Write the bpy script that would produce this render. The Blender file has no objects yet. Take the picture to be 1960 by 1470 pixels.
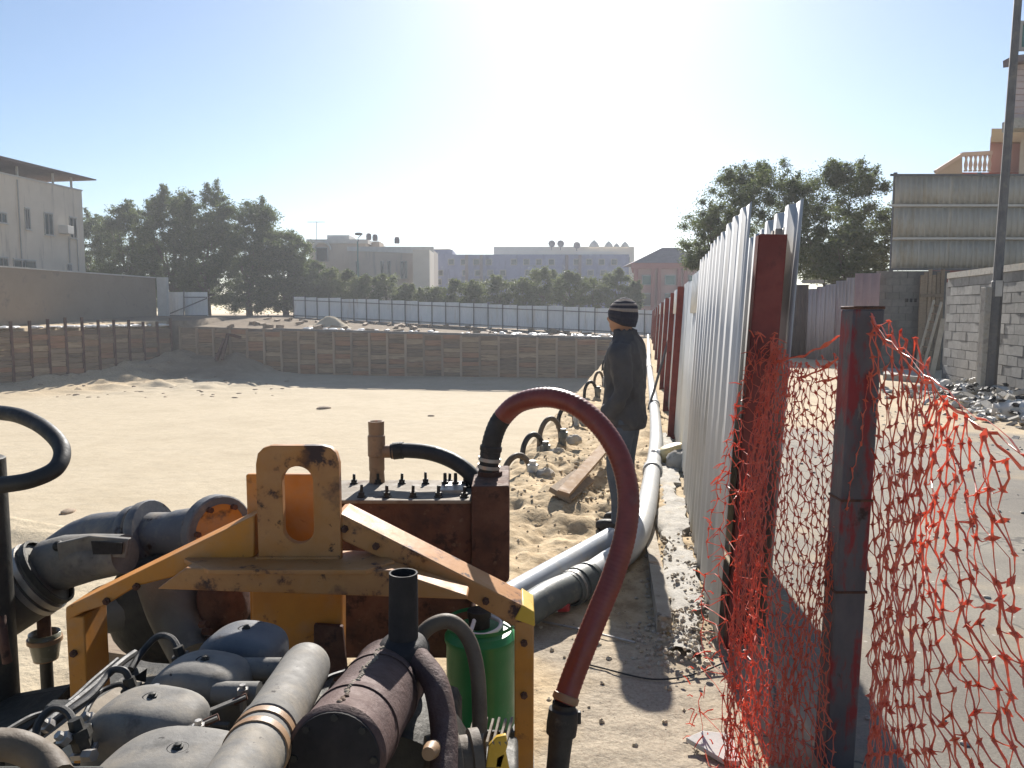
import bpy, bmesh, math, random
import numpy as np
from mathutils import Vector, Matrix, Euler, Quaternion

# ------------------------------------------------------------------ camera, sky, sun, exposure
SC = bpy.context.scene
COL = SC.collection
FPX = 1473.0                       # focal length in photograph pixels (1960 wide)
PITCH = math.atan(135.0 / FPX)     # horizon lies 135 px above the picture centre
EYE = 1.6
cam_d = bpy.data.cameras.new('camera')
cam_d.sensor_width = 36.0
cam_d.lens = 36.0 * FPX / 1960.0
cam_d.clip_start = 0.05
cam_d.clip_end = 3000.0
cam = bpy.data.objects.new('camera', cam_d)
COL.objects.link(cam)
cam.location = (0, 0, EYE)
cam.rotation_euler = (math.radians(90) - PITCH, 0, 0)
SC.camera = cam

SUN_EL = math.radians(31.5)
SUN_AZ = math.radians(5.6)         # to the right of +Y
world = bpy.data.worlds.new('World')
SC.world = world
world.use_nodes = True
wn = world.node_tree
wn.nodes.clear()
w_out = wn.nodes.new('ShaderNodeOutputWorld')
w_bg = wn.nodes.new('ShaderNodeBackground')
w_sky = wn.nodes.new('ShaderNodeTexSky')
w_sky.sky_type = 'NISHITA'
w_sky.sun_disc = False
w_sky.sun_elevation = SUN_EL
w_sky.sun_rotation = SUN_AZ
w_sky.altitude = 0
w_sky.air_density = 1.0
w_sky.dust_density = 0.5
w_sky.ozone_density = 3.5
w_bg.inputs['Strength'].default_value = 0.06
wn.links.new(w_sky.outputs[0], w_bg.inputs[0])
wn.links.new(w_bg.outputs[0], w_out.inputs[0])

sun_d = bpy.data.lights.new('sun', 'SUN')
sun_d.energy = 5.0
sun_d.angle = math.radians(0.55)
sun_d.color = (1.0, 0.95, 0.88)
sun = bpy.data.objects.new('sun', sun_d)
COL.objects.link(sun)
SUNV = Vector((math.sin(SUN_AZ) * math.cos(SUN_EL), math.cos(SUN_AZ) * math.cos(SUN_EL), math.sin(SUN_EL)))
sun.rotation_euler = (-SUNV).to_track_quat('-Z', 'Y').to_euler()
sun.location = (0, 0, 30)

SC.view_settings.view_transform = 'Standard'
SC.view_settings.look = 'None'
SC.view_settings.exposure = 1.05
SC.view_settings.gamma = 1.0
SC.view_settings.use_curve_mapping = False
SC.render.engine = 'CYCLES'
SC.cycles.use_denoising = True
SC.cycles.max_bounces = 8
SC.cycles.transparent_max_bounces = 16
SC.cycles.sample_clamp_indirect = 6.0

R = math.radians
PHI = R(9.9)                       # the hoarding runs 9.9 degrees to the right of the view axis
ES = Vector((math.sin(PHI), math.cos(PHI), 0))
ET = Vector((math.cos(PHI), -math.sin(PHI), 0))
RND = random.Random(7)


def W(s, t, z=0.0):
    """point from site axes: s along the hoarding, t to its right"""
    return Vector((ES.x * s + ET.x * t, ES.y * s + ET.y * t, z))


def _ray(u, v):
    a = (u - 980) / FPX
    b = (735 - v) / FPX
    return a, math.cos(PITCH) + b * math.sin(PITCH), -math.sin(PITCH) + b * math.cos(PITCH)


def P(u, v, Y):
    """measured position: where the sight line of a photo pixel reaches distance Y"""
    d = _ray(u, v)
    k = Y / d[1]
    return Vector((d[0] * k, Y, EYE + d[2] * k))


def G(u, v, z=0.0):
    d = _ray(u, v)
    k = (z - EYE) / d[2]
    return Vector((d[0] * k, d[1] * k, z))


# ------------------------------------------------------------------ noise for terrain
_rs = np.random.RandomState(11)
_TAB = _rs.rand(256, 256)


def vnoise(x, y):
    xi = np.floor(x).astype(int)
    yi = np.floor(y).astype(int)
    fx = x - xi
    fy = y - yi
    fx = fx * fx * (3 - 2 * fx)
    fy = fy * fy * (3 - 2 * fy)
    a = _TAB[xi % 256, yi % 256]
    b = _TAB[(xi + 1) % 256, yi % 256]
    c = _TAB[xi % 256, (yi + 1) % 256]
    d = _TAB[(xi + 1) % 256, (yi + 1) % 256]
    return (a * (1 - fx) + b * fx) * (1 - fy) + (c * (1 - fx) + d * fx) * fy - 0.5


def fbm(x, y, sc, octs=4, gain=0.5):
    x = np.asarray(x, float) * sc
    y = np.asarray(y, float) * sc
    r = 0
    a = 1.0
    for i in range(octs):
        r = r + a * vnoise(x + 17.3 * i, y + 9.1 * i)
        x = x * 2.03
        y = y * 2.03
        a *= gain
    return r


def sstep(a, b, x):
    k = np.clip((np.asarray(x, float) - a) / (b - a), 0, 1)
    return k * k * (3 - 2 * k)


# ------------------------------------------------------------------ mesh builder
class MB:
    def __init__(self):
        self.v = []
        self.f = []

    def add(self, vs, fs):
        o = len(self.v)
        self.v.extend(Vector(p) for p in vs)
        self.f.extend(tuple(i + o for i in q) for q in fs)
        return self

    def box(self, c, size, rot=None):
        sx, sy, sz = size[0] / 2, size[1] / 2, size[2] / 2
        c = Vector(c)
        vs = [Vector((x, y, z)) for x in (-sx, sx) for y in (-sy, sy) for z in (-sz, sz)]
        if rot is not None:
            vs = [rot @ p for p in vs]
        return self.add([c + p for p in vs],
                        [(0, 1, 3, 2), (4, 6, 7, 5), (0, 4, 5, 1), (2, 3, 7, 6), (0, 2, 6, 4), (1, 5, 7, 3)])

    def beam(self, a, b, w, h, up=(0, 0, 1)):
        a = Vector(a)
        b = Vector(b)
        d = (b - a)
        L = d.length
        d = d / L
        up = Vector(up)
        x = d.cross(up)
        if x.length < 1e-5:
            x = d.cross(Vector((0, 1, 0)))
        x.normalize()
        z = x.cross(d)
        m = Matrix((x, d, z)).transposed()
        return self.box((a + b) / 2, (w, L, h), m)

    def prism(self, poly, off):
        n = len(poly)
        off = Vector(off)
        vs = [Vector(p) for p in poly] + [Vector(p) + off for p in poly]
        fs = [tuple(range(n - 1, -1, -1)), tuple(range(n, 2 * n))]
        for i in range(n):
            j = (i + 1) % n
            fs.append((i, j, n + j, n + i))
        return self.add(vs, fs)

    def tube(self, pts, r, n=12, cap=True):
        pts = [Vector(p) for p in pts]
        m = len(pts)
        rs = r if isinstance(r, (list, tuple)) else [r] * m
        T = []
        for i in range(m):
            d = pts[min(i + 1, m - 1)] - pts[max(i - 1, 0)]
            T.append(d.normalized() if d.length > 1e-9 else Vector((0, 0, 1)))
        a = T[0].orthogonal().normalized()
        vs = []
        for i in range(m):
            if i > 0:
                a = (T[i - 1].rotation_difference(T[i]) @ a)
                a = (a - T[i] * a.dot(T[i])).normalized()
            b = T[i].cross(a)
            for k in range(n):
                an = 2 * math.pi * k / n
                vs.append(pts[i] + (a * math.cos(an) + b * math.sin(an)) * rs[i])
        fs = []
        for i in range(m - 1):
            for k in range(n):
                k2 = (k + 1) % n
                fs.append((i * n + k, i * n + k2, (i + 1) * n + k2, (i + 1) * n + k))
        if cap:
            fs.append(tuple(range(n - 1, -1, -1)))
            fs.append(tuple((m - 1) * n + k for k in range(n)))
        return self.add(vs, fs)

    def lathe(self, prof, a, axis, n=20, cap=True):
        """profile [(distance along axis, radius)] turned round the axis from point a"""
        a = Vector(a)
        ax = Vector(axis).normalized()
        x = ax.orthogonal().normalized()
        y = ax.cross(x)
        vs = []
        for (h, r) in prof:
            for k in range(n):
                an = 2 * math.pi * k / n
                vs.append(a + ax * h + (x * math.cos(an) + y * math.sin(an)) * r)
        fs = []
        m = len(prof)
        for i in range(m - 1):
            for k in range(n):
                k2 = (k + 1) % n
                fs.append((i * n + k, i * n + k2, (i + 1) * n + k2, (i + 1) * n + k))
        if cap:
            fs.append(tuple(range(n - 1, -1, -1)))
            fs.append(tuple((m - 1) * n + k for k in range(n)))
        return self.add(vs, fs)

    def sell(self, c, rad, e1=1.0, e2=1.0, rot=None, nu=20, nv=12, zmin=-1.0):
        """superellipsoid"""
        def sp(x, e):
            return math.copysign(abs(x) ** e, x)
        c = Vector(c)
        vs = []
        for j in range(nv + 1):
            ph = -math.pi / 2 + math.pi * j / nv
            for i in range(nu):
                th = 2 * math.pi * i / nu
                p = Vector((rad[0] * sp(math.cos(ph), e1) * sp(math.cos(th), e2),
                            rad[1] * sp(math.cos(ph), e1) * sp(math.sin(th), e2),
                            rad[2] * max(sp(math.sin(ph), e1), zmin)))
                if rot is not None:
                    p = rot @ p
                vs.append(c + p)
        fs = []
        for j in range(nv):
            for i in range(nu):
                i2 = (i + 1) % nu
                fs.append((j * nu + i, j * nu + i2, (j + 1) * nu + i2, (j + 1) * nu + i))
        return self.add(vs, fs)

    def grid(self, rows):
        """rows of points -> sheet"""
        nr = len(rows)
        nc = len(rows[0])
        vs = [p for r in rows for p in r]
        fs = [(i * nc + j, i * nc + j + 1, (i + 1) * nc + j + 1, (i + 1) * nc + j)
              for i in range(nr - 1) for j in range(nc - 1)]
        return self.add(vs, fs)

    def loft(self, rings, cap=True):
        n = len(rings[0])
        vs = [p for r in rings for p in r]
        fs = []
        for i in range(len(rings) - 1):
            for k in range(n):
                k2 = (k + 1) % n
                fs.append((i * n + k, i * n + k2, (i + 1) * n + k2, (i + 1) * n + k))
        if cap:
            fs.append(tuple(range(n - 1, -1, -1)))
            fs.append(tuple((len(rings) - 1) * n + k for k in range(n)))
        return self.add(vs, fs)

    def jitter(self, a, rnd=RND):
        self.v = [p + Vector((rnd.uniform(-a, a), rnd.uniform(-a, a), rnd.uniform(-a, a))) for p in self.v]
        return self

    def mesh(self, name, off=(0, 0, 0), angle=38):
        off = Vector(off)
        me = bpy.data.meshes.new(name)
        me.from_pydata([tuple(p - off) for p in self.v], [], self.f)
        me.update()
        bm = bmesh.new()
        bm.from_mesh(me)
        bmesh.ops.recalc_face_normals(bm, faces=bm.faces)
        bm.to_mesh(me)
        bm.free()
        me.polygons.foreach_set('use_smooth', [True] * len(me.polygons))
        me.set_sharp_from_angle(angle=R(angle))
        return me

    def build(self, name, mat, parent=None, angle=38, bevel=0.0, solid=0.0):
        off = world_loc(parent) if parent is not None else Vector((0, 0, 0))
        if parent is None:
            xs = [p.x for p in self.v]
            ys = [p.y for p in self.v]
            off = Vector(((min(xs) + max(xs)) / 2, (min(ys) + max(ys)) / 2, min(p.z for p in self.v)))
        me = self.mesh(name, off, angle)
        o = bpy.data.objects.new(name, me)
        COL.objects.link(o)
        me.materials.append(mat)
        if parent is not None:
            o.parent = parent
        else:
            o.location = off
        if bevel:
            bv = o.modifiers.new('bevel', 'BEVEL')
            bv.width = bevel
            bv.segments = 2
            bv.limit_method = 'ANGLE'
            bv.angle_limit = R(40)
        if solid:
            so = o.modifiers.new('solid', 'SOLIDIFY')
            so.thickness = solid
            so.offset = 0
        return o


def world_loc(o):
    l = Vector((0, 0, 0))
    while o is not None:
        l = l + o.location
        o = o.parent
    return l


def tag(o, label, cat, group=None, kind=None):
    if label:
        o['label'] = label
    if cat:
        o['category'] = cat
    if group:
        o['group'] = group
    if kind:
        o['kind'] = kind
    return o


def thing(name, loc, label, cat, group=None):
    e = bpy.data.objects.new(name, None)
    e.empty_display_size = 0.2
    COL.objects.link(e)
    e.location = Vector(loc)
    return tag(e, label, cat, group)


def inst(name, me, parent, wloc, rot=(0, 0, 0), scale=(1, 1, 1)):
    o = bpy.data.objects.new(name, me)
    COL.objects.link(o)
    if parent is not None:
        o.parent = parent
        o.location = Vector(wloc) - world_loc(parent)
    else:
        o.location = Vector(wloc)
    o.rotation_euler = rot
    o.scale = scale
    return o


def spline(pts, n=8):
    """Catmull-Rom through the points"""
    pts = [Vector(p) for p in pts]
    q = [pts[0] * 2 - pts[1]] + pts + [pts[-1] * 2 - pts[-2]]
    out = []
    for i in range(1, len(q) - 2):
        p0, p1, p2, p3 = q[i - 1], q[i], q[i + 1], q[i + 2]
        for k in range(n):
            t = k / n
            out.append(0.5 * ((2 * p1) + (p2 - p0) * t + (2 * p0 - 5 * p1 + 4 * p2 - p3) * t * t +
                              (3 * p1 - p0 - 3 * p2 + p3) * t ** 3))
    out.append(pts[-1])
    return out


def pxs(lst):
    return [P(*q) for q in lst]


# ------------------------------------------------------------------ materials
def _n(nt, typ, **kw):
    n = nt.nodes.new(typ)
    for k, val in kw.items():
        setattr(n, k, val)
    return n


def mat(name, cols, scale=4.0, rough=0.7, metal=0.0, bump=0.15, bscale=None, stretch=None, rand=0.0,
        layers=(), spec=0.4, detail=6.0, trans=0.0, randcols=None, wave=None, coat=0.0):
    """cols: 1-4 colours blended over noise. layers: (colour, scale, lo, hi[, stretch]) noise-masked overlays"""
    m = bpy.data.materials.new(name)
    m.use_nodes = True
    nt = m.node_tree
    L = nt.links.new
    nt.nodes.clear()
    out = _n(nt, 'ShaderNodeOutputMaterial')
    bs = _n(nt, 'ShaderNodeBsdfPrincipled')
    tc = _n(nt, 'ShaderNodeTexCoord')
    oi = _n(nt, 'ShaderNodeObjectInfo')

    def coord(st, shift=True):
        mp = _n(nt, 'ShaderNodeMapping')
        L(tc.outputs['Object'], mp.inputs['Vector'])
        if st:
            mp.inputs['Scale'].default_value = st
        if shift and (rand or randcols):
            cx = _n(nt, 'ShaderNodeMath', operation='MULTIPLY')
            L(oi.outputs['Random'], cx.inputs[0])
            cx.inputs[1].default_value = 37.0
            cb = _n(nt, 'ShaderNodeCombineXYZ')
            for i in range(3):
                L(cx.outputs[0], cb.inputs[i])
            L(cb.outputs[0], mp.inputs['Location'])
        return mp.outputs[0]

    def noise(sc, st=None, det=detail, ro=0.6):
        no = _n(nt, 'ShaderNodeTexNoise')
        no.inputs['Scale'].default_value = sc
        no.inputs['Detail'].default_value = det
        no.inputs['Roughness'].default_value = ro
        L(coord(st), no.inputs['Vector'])
        return no.outputs[0]
    n0 = noise(scale, stretch)
    rp = _n(nt, 'ShaderNodeValToRGB')
    cr = rp.color_ramp
    k = len(cols)
    pos = [0.5] if k == 1 else [0.32 + 0.36 * i / (k - 1) for i in range(k)]
    cr.elements[0].position = pos[0]
    cr.elements[0].color = (*cols[0], 1)
    if k == 1:
        cr.elements.remove(cr.elements[1])
    else:
        cr.elements[1].position = pos[1]
        cr.elements[1].color = (*cols[1], 1)
        for i in range(2, k):
            e = cr.elements.new(pos[i])
            e.color = (*cols[i], 1)
    L(n0, rp.inputs[0])
    c = rp.outputs[0]
    if randcols:
        rr = _n(nt, 'ShaderNodeValToRGB')
        rr.color_ramp.interpolation = 'CONSTANT'
        rr.color_ramp.elements[0].color = (*randcols[0], 1)
        rr.color_ramp.elements[1].position = 1.0 / len(randcols)
        rr.color_ramp.elements[1].color = (*randcols[1], 1)
        for i in range(2, len(randcols)):
            e = rr.color_ramp.elements.new(i / len(randcols))
            e.color = (*randcols[i], 1)
        L(oi.outputs['Random'], rr.inputs[0])
        mx = _n(nt, 'ShaderNodeMix', data_type='RGBA', blend_type='MULTIPLY')
        mx.inputs[0].default_value = 1.0
        L(c, mx.inputs[6])
        L(rr.outputs[0], mx.inputs[7])
        c = mx.outputs[2]
    if rand:
        hs = _n(nt, 'ShaderNodeHueSaturation')
        mr = _n(nt, 'ShaderNodeMapRange')
        mr.inputs['To Min'].default_value = 1 - rand
        mr.inputs['To Max'].default_value = 1 + rand
        L(oi.outputs['Random'], mr.inputs[0])
        L(mr.outputs[0], hs.inputs['Value'])
        L(c, hs.inputs['Color'])
        c = hs.outputs[0]
    rgh = None
    for ly in layers:
        col, sc_, lo, hi = ly[:4]
        st = ly[4] if len(ly) > 4 else None
        nn = noise(sc_, st, 8.0, 0.65)
        mr = _n(nt, 'ShaderNodeMapRange')
        mr.inputs['From Min'].default_value = lo
        mr.inputs['From Max'].default_value = hi
        L(nn, mr.inputs[0])
        mx = _n(nt, 'ShaderNodeMix', data_type='RGBA')
        L(mr.outputs[0], mx.inputs[0])
        L(c, mx.inputs[6])
        mx.inputs[7].default_value = (*col, 1)
        c = mx.outputs[2]
    L(c, bs.inputs['Base Color'])
    rn = noise(scale * 2.3, stretch)
    mr = _n(nt, 'ShaderNodeMapRange')
    mr.inputs['From Min'].default_value = 0.3
    mr.inputs['From Max'].default_value = 0.7
    mr.inputs['To Min'].default_value = max(rough - 0.12, 0.02)
    mr.inputs['To Max'].default_value = min(rough + 0.12, 1.0)
    L(rn, mr.inputs[0])
    L(mr.outputs[0], bs.inputs['Roughness'])
    bs.inputs['Metallic'].default_value = metal
    bs.inputs['Specular IOR Level'].default_value = spec
    if coat:
        bs.inputs['Coat Weight'].default_value = coat
    if bump:
        bn = noise(bscale or scale * 6, stretch, 8.0, 0.65)
        bp = _n(nt, 'ShaderNodeBump')
        bp.inputs['Strength'].default_value = bump
        bp.inputs['Distance'].default_value = 0.02
        L(bn, bp.inputs['Height'])
        L(bp.outputs[0], bs.inputs['Normal'])
    sh = bs.outputs[0]
    if trans:
        tr = _n(nt, 'ShaderNodeBsdfTranslucent')
        L(c, tr.inputs[0])
        ms = _n(nt, 'ShaderNodeMixShader')
        ms.inputs[0].default_value = trans
        L(sh, ms.inputs[1])
        L(tr.outputs[0], ms.inputs[2])
        sh = ms.outputs[0]
    L(sh, out.inputs[0])
    return m


def leafmat(name, cols, trans=0.35):
    m = bpy.data.materials.new(name)
    m.use_nodes = True
    nt = m.node_tree
    L = nt.links.new
    nt.nodes.clear()
    out = _n(nt, 'ShaderNodeOutputMaterial')
    bs = _n(nt, 'ShaderNodeBsdfPrincipled')
    tr = _n(nt, 'ShaderNodeBsdfTranslucent')
    ge = _n(nt, 'ShaderNodeNewGeometry')
    rp = _n(nt, 'ShaderNodeValToRGB')
    rp.color_ramp.elements[0].color = (*cols[0], 1)
    rp.color_ramp.elements[1].color = (*cols[-1], 1)
    for i in range(1, len(cols) - 1):
        e = rp.color_ramp.elements.new(i / (len(cols) - 1))
        e.color = (*cols[i], 1)
    L(ge.outputs['Random Per Island'], rp.inputs[0])
    L(rp.outputs[0], bs.inputs['Base Color'])
    L(rp.outputs[0], tr.inputs[0])
    bs.inputs['Roughness'].default_value = 0.55
    bs.inputs['Specular IOR Level'].default_value = 0.3
    ms = _n(nt, 'ShaderNodeMixShader')
    ms.inputs[0].default_value = trans
    L(bs.outputs[0], ms.inputs[1])
    L(tr.outputs[0], ms.inputs[2])
    L(ms.outputs[0], out.inputs[0])
    return m


RUST = (0.085, 0.035, 0.018)
DARKRUST = (0.03, 0.014, 0.010)
DUST = (0.30, 0.25, 0.18)
M = {}
M['orange'] = mat('orange_paint', [(0.40, 0.15, 0.018), (0.48, 0.19, 0.022), (0.36, 0.15, 0.03)], 5, 0.55, 0, 0.08, 40,
                  layers=[(DARKRUST, 6, 0.60, 0.68), (DUST, 3.2, 0.48, 0.85), (RUST, 15, 0.62, 0.70)])
M['faded'] = mat('faded_orange_paint', [(0.36, 0.165, 0.05), (0.40, 0.19, 0.065), (0.32, 0.14, 0.05)], 7, 0.6, 0, 0.12, 40,
                 layers=[((0.035, 0.014, 0.014), 7, 0.585, 0.63), (DARKRUST, 22, 0.62, 0.68), ((0.40, 0.15, 0.02), 4, 0.50, 0.70), ((0.10, 0.05, 0.03), 11, 0.56, 0.72)])
M['rust'] = mat('rusted_steel', [(0.045, 0.020, 0.014), (0.095, 0.042, 0.025), (0.14, 0.065, 0.04)], 9, 0.8, 0.15, 0.35, 60,
                layers=[(DARKRUST, 20, 0.55, 0.66), ((0.2, 0.13, 0.09), 25, 0.62, 0.74)])
M['rustlid'] = mat('dusty_lid', [(0.17, 0.14, 0.105), (0.24, 0.20, 0.15)], 8, 0.8, 0.0, 0.2, 50, layers=[(RUST, 9, 0.58, 0.68)])
M['muffler'] = mat('scaled_muffler_steel', [(0.060, 0.034, 0.030), (0.095, 0.058, 0.052), (0.075, 0.04, 0.032)], 11, 0.72, 0.25, 0.35, 70,
                   layers=[((0.16, 0.12, 0.11), 14, 0.60, 0.75), (DARKRUST, 5, 0.60, 0.72)])
M['soot_and_hollow'] = mat('sooty_steel_and_hollow_shade', [(0.012, 0.011, 0.011), (0.03, 0.025, 0.025)], 12, 0.75, 0.2, 0.2)  # soot; the same dark also paints shade inside holes and recesses
M['castgrey'] = mat('dusty_grey_paint', [(0.125, 0.118, 0.107), (0.165, 0.155, 0.138), (0.10, 0.095, 0.088)], 9, 0.74, 0.0, 0.12, 70,
                    layers=[((0.075, 0.07, 0.062), 16, 0.60, 0.75), ((0.045, 0.038, 0.03), 4, 0.60, 0.75), (DUST, 7, 0.50, 0.8), ((0.025, 0.02, 0.017), 38, 0.66, 0.70)])
M['bluegrey'] = mat('blue_grey_paint_and_shade', [(0.08, 0.085, 0.095), (0.12, 0.122, 0.13)], 9, 0.66, 0.0, 0.12, 70, layers=[(DUST, 8, 0.52, 0.8), (DARKRUST, 13, 0.60, 0.68)])  # blue grey paint; also carries the shade of the far cylinder cover
M['steel'] = mat('bare_steel', [(0.28, 0.26, 0.24), (0.40, 0.38, 0.35)], 14, 0.45, 0.7, 0.1, layers=[(RUST, 20, 0.6, 0.7)])
M['black'] = mat('black_rubber', [(0.012, 0.012, 0.012), (0.03, 0.028, 0.026)], 20, 0.6, 0, 0.1, layers=[((0.12, 0.10, 0.08), 14, 0.62, 0.8)])
M['dark'] = mat('oily_iron', [(0.02, 0.02, 0.018), (0.05, 0.045, 0.036)], 12, 0.6, 0.3, 0.2, layers=[((0.10, 0.08, 0.05), 9, 0.58, 0.75)])
M['brownhose'] = mat('brown_hose', [(0.07, 0.05, 0.035), (0.12, 0.09, 0.06)], 16, 0.65, 0, 0.15)
M['copper'] = mat('brown_pvc', [(0.22, 0.13, 0.07), (0.32, 0.20, 0.11)], 10, 0.5, 0, 0.1, layers=[((0.45, 0.2, 0.1), 12, 0.62, 0.7), ((0.1, 0.06, 0.04), 9, 0.6, 0.75)])
M['green'] = mat('green_paint', [(0.010, 0.15, 0.045), (0.014, 0.20, 0.06)], 6, 0.38, 0, 0.05, layers=[((0.2, 0.22, 0.15), 20, 0.64, 0.72)])
M['white'] = mat('white_paint', [(0.72, 0.71, 0.68), (0.80, 0.79, 0.76)], 10, 0.5, 0, 0.05)
M['yellow'] = mat('yellow_paint', [(0.55, 0.33, 0.03), (0.62, 0.40, 0.05)], 12, 0.5, 0, 0.1, layers=[(RUST, 16, 0.6, 0.7)])
M['greyhose'] = mat('grey_flexible_hose', [(0.085, 0.078, 0.062), (0.13, 0.12, 0.095)], 10, 0.55, 0, 0.12, layers=[((0.24, 0.2, 0.14), 8, 0.55, 0.8)])
M['pvc'] = mat('blue_grey_pvc', [(0.30, 0.33, 0.37), (0.36, 0.39, 0.43)], 5, 0.42, 0, 0.05, layers=[((0.42, 0.36, 0.27), 6, 0.52, 0.8)])
M['pvcwhite'] = mat('white_grey_pvc', [(0.40, 0.405, 0.40), (0.47, 0.47, 0.455)], 5, 0.5, 0, 0.05, layers=[((0.45, 0.38, 0.28), 6, 0.55, 0.8)])
M['pvcdark'] = mat('dark_grey_pipe', [(0.07, 0.08, 0.075), (0.11, 0.12, 0.11)], 8, 0.5, 0, 0.1, layers=[((0.3, 0.26, 0.2), 9, 0.55, 0.8)])
M['redsteel'] = mat('oxide_primer', [(0.15, 0.028, 0.022), (0.20, 0.042, 0.033), (0.12, 0.022, 0.02)], 6, 0.55, 0.1, 0.12, layers=[(DARKRUST, 9, 0.60, 0.72), ((0.26, 0.2, 0.16), 12, 0.64, 0.8)])
M['galv'] = mat('galvanised_sheet', [(0.50, 0.495, 0.48), (0.58, 0.57, 0.555)], 3, 0.6, 0.1, 0.05, stretch=(1, 1, 0.25), rand=0.06,
                layers=[((0.30, 0.27, 0.22), 5, 0.56, 0.8, (1, 1, 0.2))])
M['whitesheet'] = mat('white_sheet', [(0.64, 0.66, 0.66), (0.72, 0.73, 0.73)], 3, 0.5, 0.0, 0.04, rand=0.07, layers=[((0.42, 0.36, 0.28), 2.2, 0.56, 0.8, (1, 1, 0.3))])
M['wood'] = mat('grey_brown_timber', [(0.20, 0.14, 0.09), (0.28, 0.21, 0.14), (0.16, 0.11, 0.075)], 6, 0.85, 0, 0.3, stretch=(1, 8, 8), rand=0.2)
M['lagging'] = mat('lagging_timber', [(0.55, 0.47, 0.37), (0.95, 0.86, 0.72), (0.38, 0.31, 0.25)], 1.6, 0.9, 0, 0.3, stretch=(0.5, 6, 6),
                   randcols=[(0.30, 0.235, 0.17), (0.25, 0.20, 0.15), (0.30, 0.205, 0.14), (0.22, 0.18, 0.14), (0.28, 0.23, 0.18), (0.18, 0.145, 0.115), (0.30, 0.18, 0.12), (0.35, 0.29, 0.22)], rand=0.1)
M['conc'] = mat('concrete', [(0.34, 0.32, 0.28), (0.42, 0.39, 0.34), (0.28, 0.26, 0.23)], 7, 0.9, 0, 0.5, 60, layers=[((0.16, 0.14, 0.12), 40, 0.62, 0.68), ((0.5, 0.41, 0.28), 5, 0.54, 0.75)])
M['block'] = mat('concrete_block', [(0.24, 0.235, 0.22), (0.31, 0.30, 0.28)], 8, 0.95, 0, 0.4, 60, rand=0.14, layers=[((0.16, 0.15, 0.14), 5, 0.6, 0.75)])
M['mortar'] = mat('mortar', [(0.12, 0.115, 0.105), (0.17, 0.16, 0.15)], 10, 0.95, 0, 0.4)
M['darkpole'] = mat('weathered_grey_steel', [(0.10, 0.10, 0.105), (0.15, 0.145, 0.14)], 5, 0.6, 0.3, 0.1, layers=[((0.24, 0.21, 0.17), 4, 0.55, 0.8)])
# ------------------------------------------------------------------ ground with the excavation
PIT_R = -1.28        # right lip of the pit (t)
PIT_F = 55.5         # far lagging wall (s)
FLOOR = -3.5


def left_lip(s):
    return -41.8 + (np.asarray(s, float) - 42.4) * (4.8 / 13.1)


def ground_h(s, t):
    s = np.asarray(s, float)
    t = np.asarray(t, float)
    zW = np.interp(t, [-60, -38, -28, -1, 30], [0.8, 0.62, 0.33, -0.2, -0.2])
    zFar = np.interp(t, [-60, -45, -32, 0, 40], [1.4, 1.35, 1.22, -0.15, -0.1])
    far = zW + (zFar - zW) * sstep(55.5, 65, s)
    out = far * sstep(46, 55.5, s)
    zl = 0.62 + 0.75 * sstep(45, 66, s)
    out = np.where(t < -36, np.maximum(out, zl * sstep(20, 42, s)), out)
    # berm between the pit and the hoarding
    near = (s < 56) & (t > -6) & (t < 0.5)
    lump = 0.07 * fbm(s, t, 2.2, 4) + 0.075 * np.abs(fbm(s, t * 1.4, 4.5, 4)) + 0.03 * fbm(s, t, 13.0, 2) - .02
    heap = 0.16 * np.exp(-(((s - 7.6) / 0.9) ** 2 + ((t + 0.42) / 0.28) ** 2))
    heap += 0.10 * np.exp(-(((s - 6.2) / 0.6) ** 2 + ((t + 0.7) / 0.3) ** 2))
    lipz = 0.07 * np.exp(-((t - PIT_R - 0.22) / 0.25) ** 2)
    foot = -0.035 * np.clip(fbm(s + 3.1, t * 1.3, 3.1, 2) - 0.12, 0, 1) / 0.3
    bermz = (lump + heap + lipz + foot) * sstep(0.40, 0.15, t) * sstep(3.2, 5.0, s) + 0.018 * fbm(s, t, 6, 4) * sstep(0.5, 0.3, t)
    out = np.where(near, out + bermz, out)
    out = np.where((t > 0.38) & (t < 7.2) & (s < 24), out - 0.012, out)
    # excavation
    fl = FLOOR + 0.04 * fbm(s, t, 0.25, 3) + 0.012 * fbm(s, t, 1.1, 3)
    fl = fl + 0.42 * np.exp(-((PIT_F - s) / 2.6) ** 2)
    dl = t - left_lip(s)
    heap_l = (0.55 + 0.5 * fbm(s, t, 0.35, 3)) * np.exp(-(np.clip(dl, 0, 99) / 3.0) ** 2) * (1 + 0.9 * sstep(44, 56, s))
    rough = np.exp(-(np.clip(dl - 1.5, 0, 99) / 7.5) ** 2) * sstep(38, 46, s) + np.exp(-((PIT_F - 7 - s) / 3.5) ** 2) * np.exp(-((t + 32) / 8.0) ** 2)
    fl = fl + heap_l + rough * (0.10 + 0.45 * np.abs(fbm(s, t, 0.55, 4)))
    ramp = 3.3 * np.exp(-((t + 33.6) / 3.5) ** 4) * np.clip(1 - (PIT_F - s) / 7.0, 0, 1) ** 1.3
    ramp += 2.4 * np.exp(-((t + 30.5) / 2.2) ** 2) * np.clip(1 - (PIT_F - s) / 5.0, 0, 1) ** 1.2
    fl = fl + ramp * 0.27 * (1 + .55 * fbm(s, t, .55, 4)) + .22 * np.abs(fbm(s, t, 1.3, 3)) * np.clip(ramp, 0, 1)
    rim = np.maximum(sstep(-2.9, PIT_R, t), sstep(8.2, 5.0, s))
    inside = (s > 5.0) & (s < PIT_F + 0.35) & (t < PIT_R) & (dl > -0.45)
    fl = fl * (1 - rim) + (out * rim)
    return np.where(inside, np.minimum(fl, np.maximum(out, 0.0) + 0.1), out)


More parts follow.
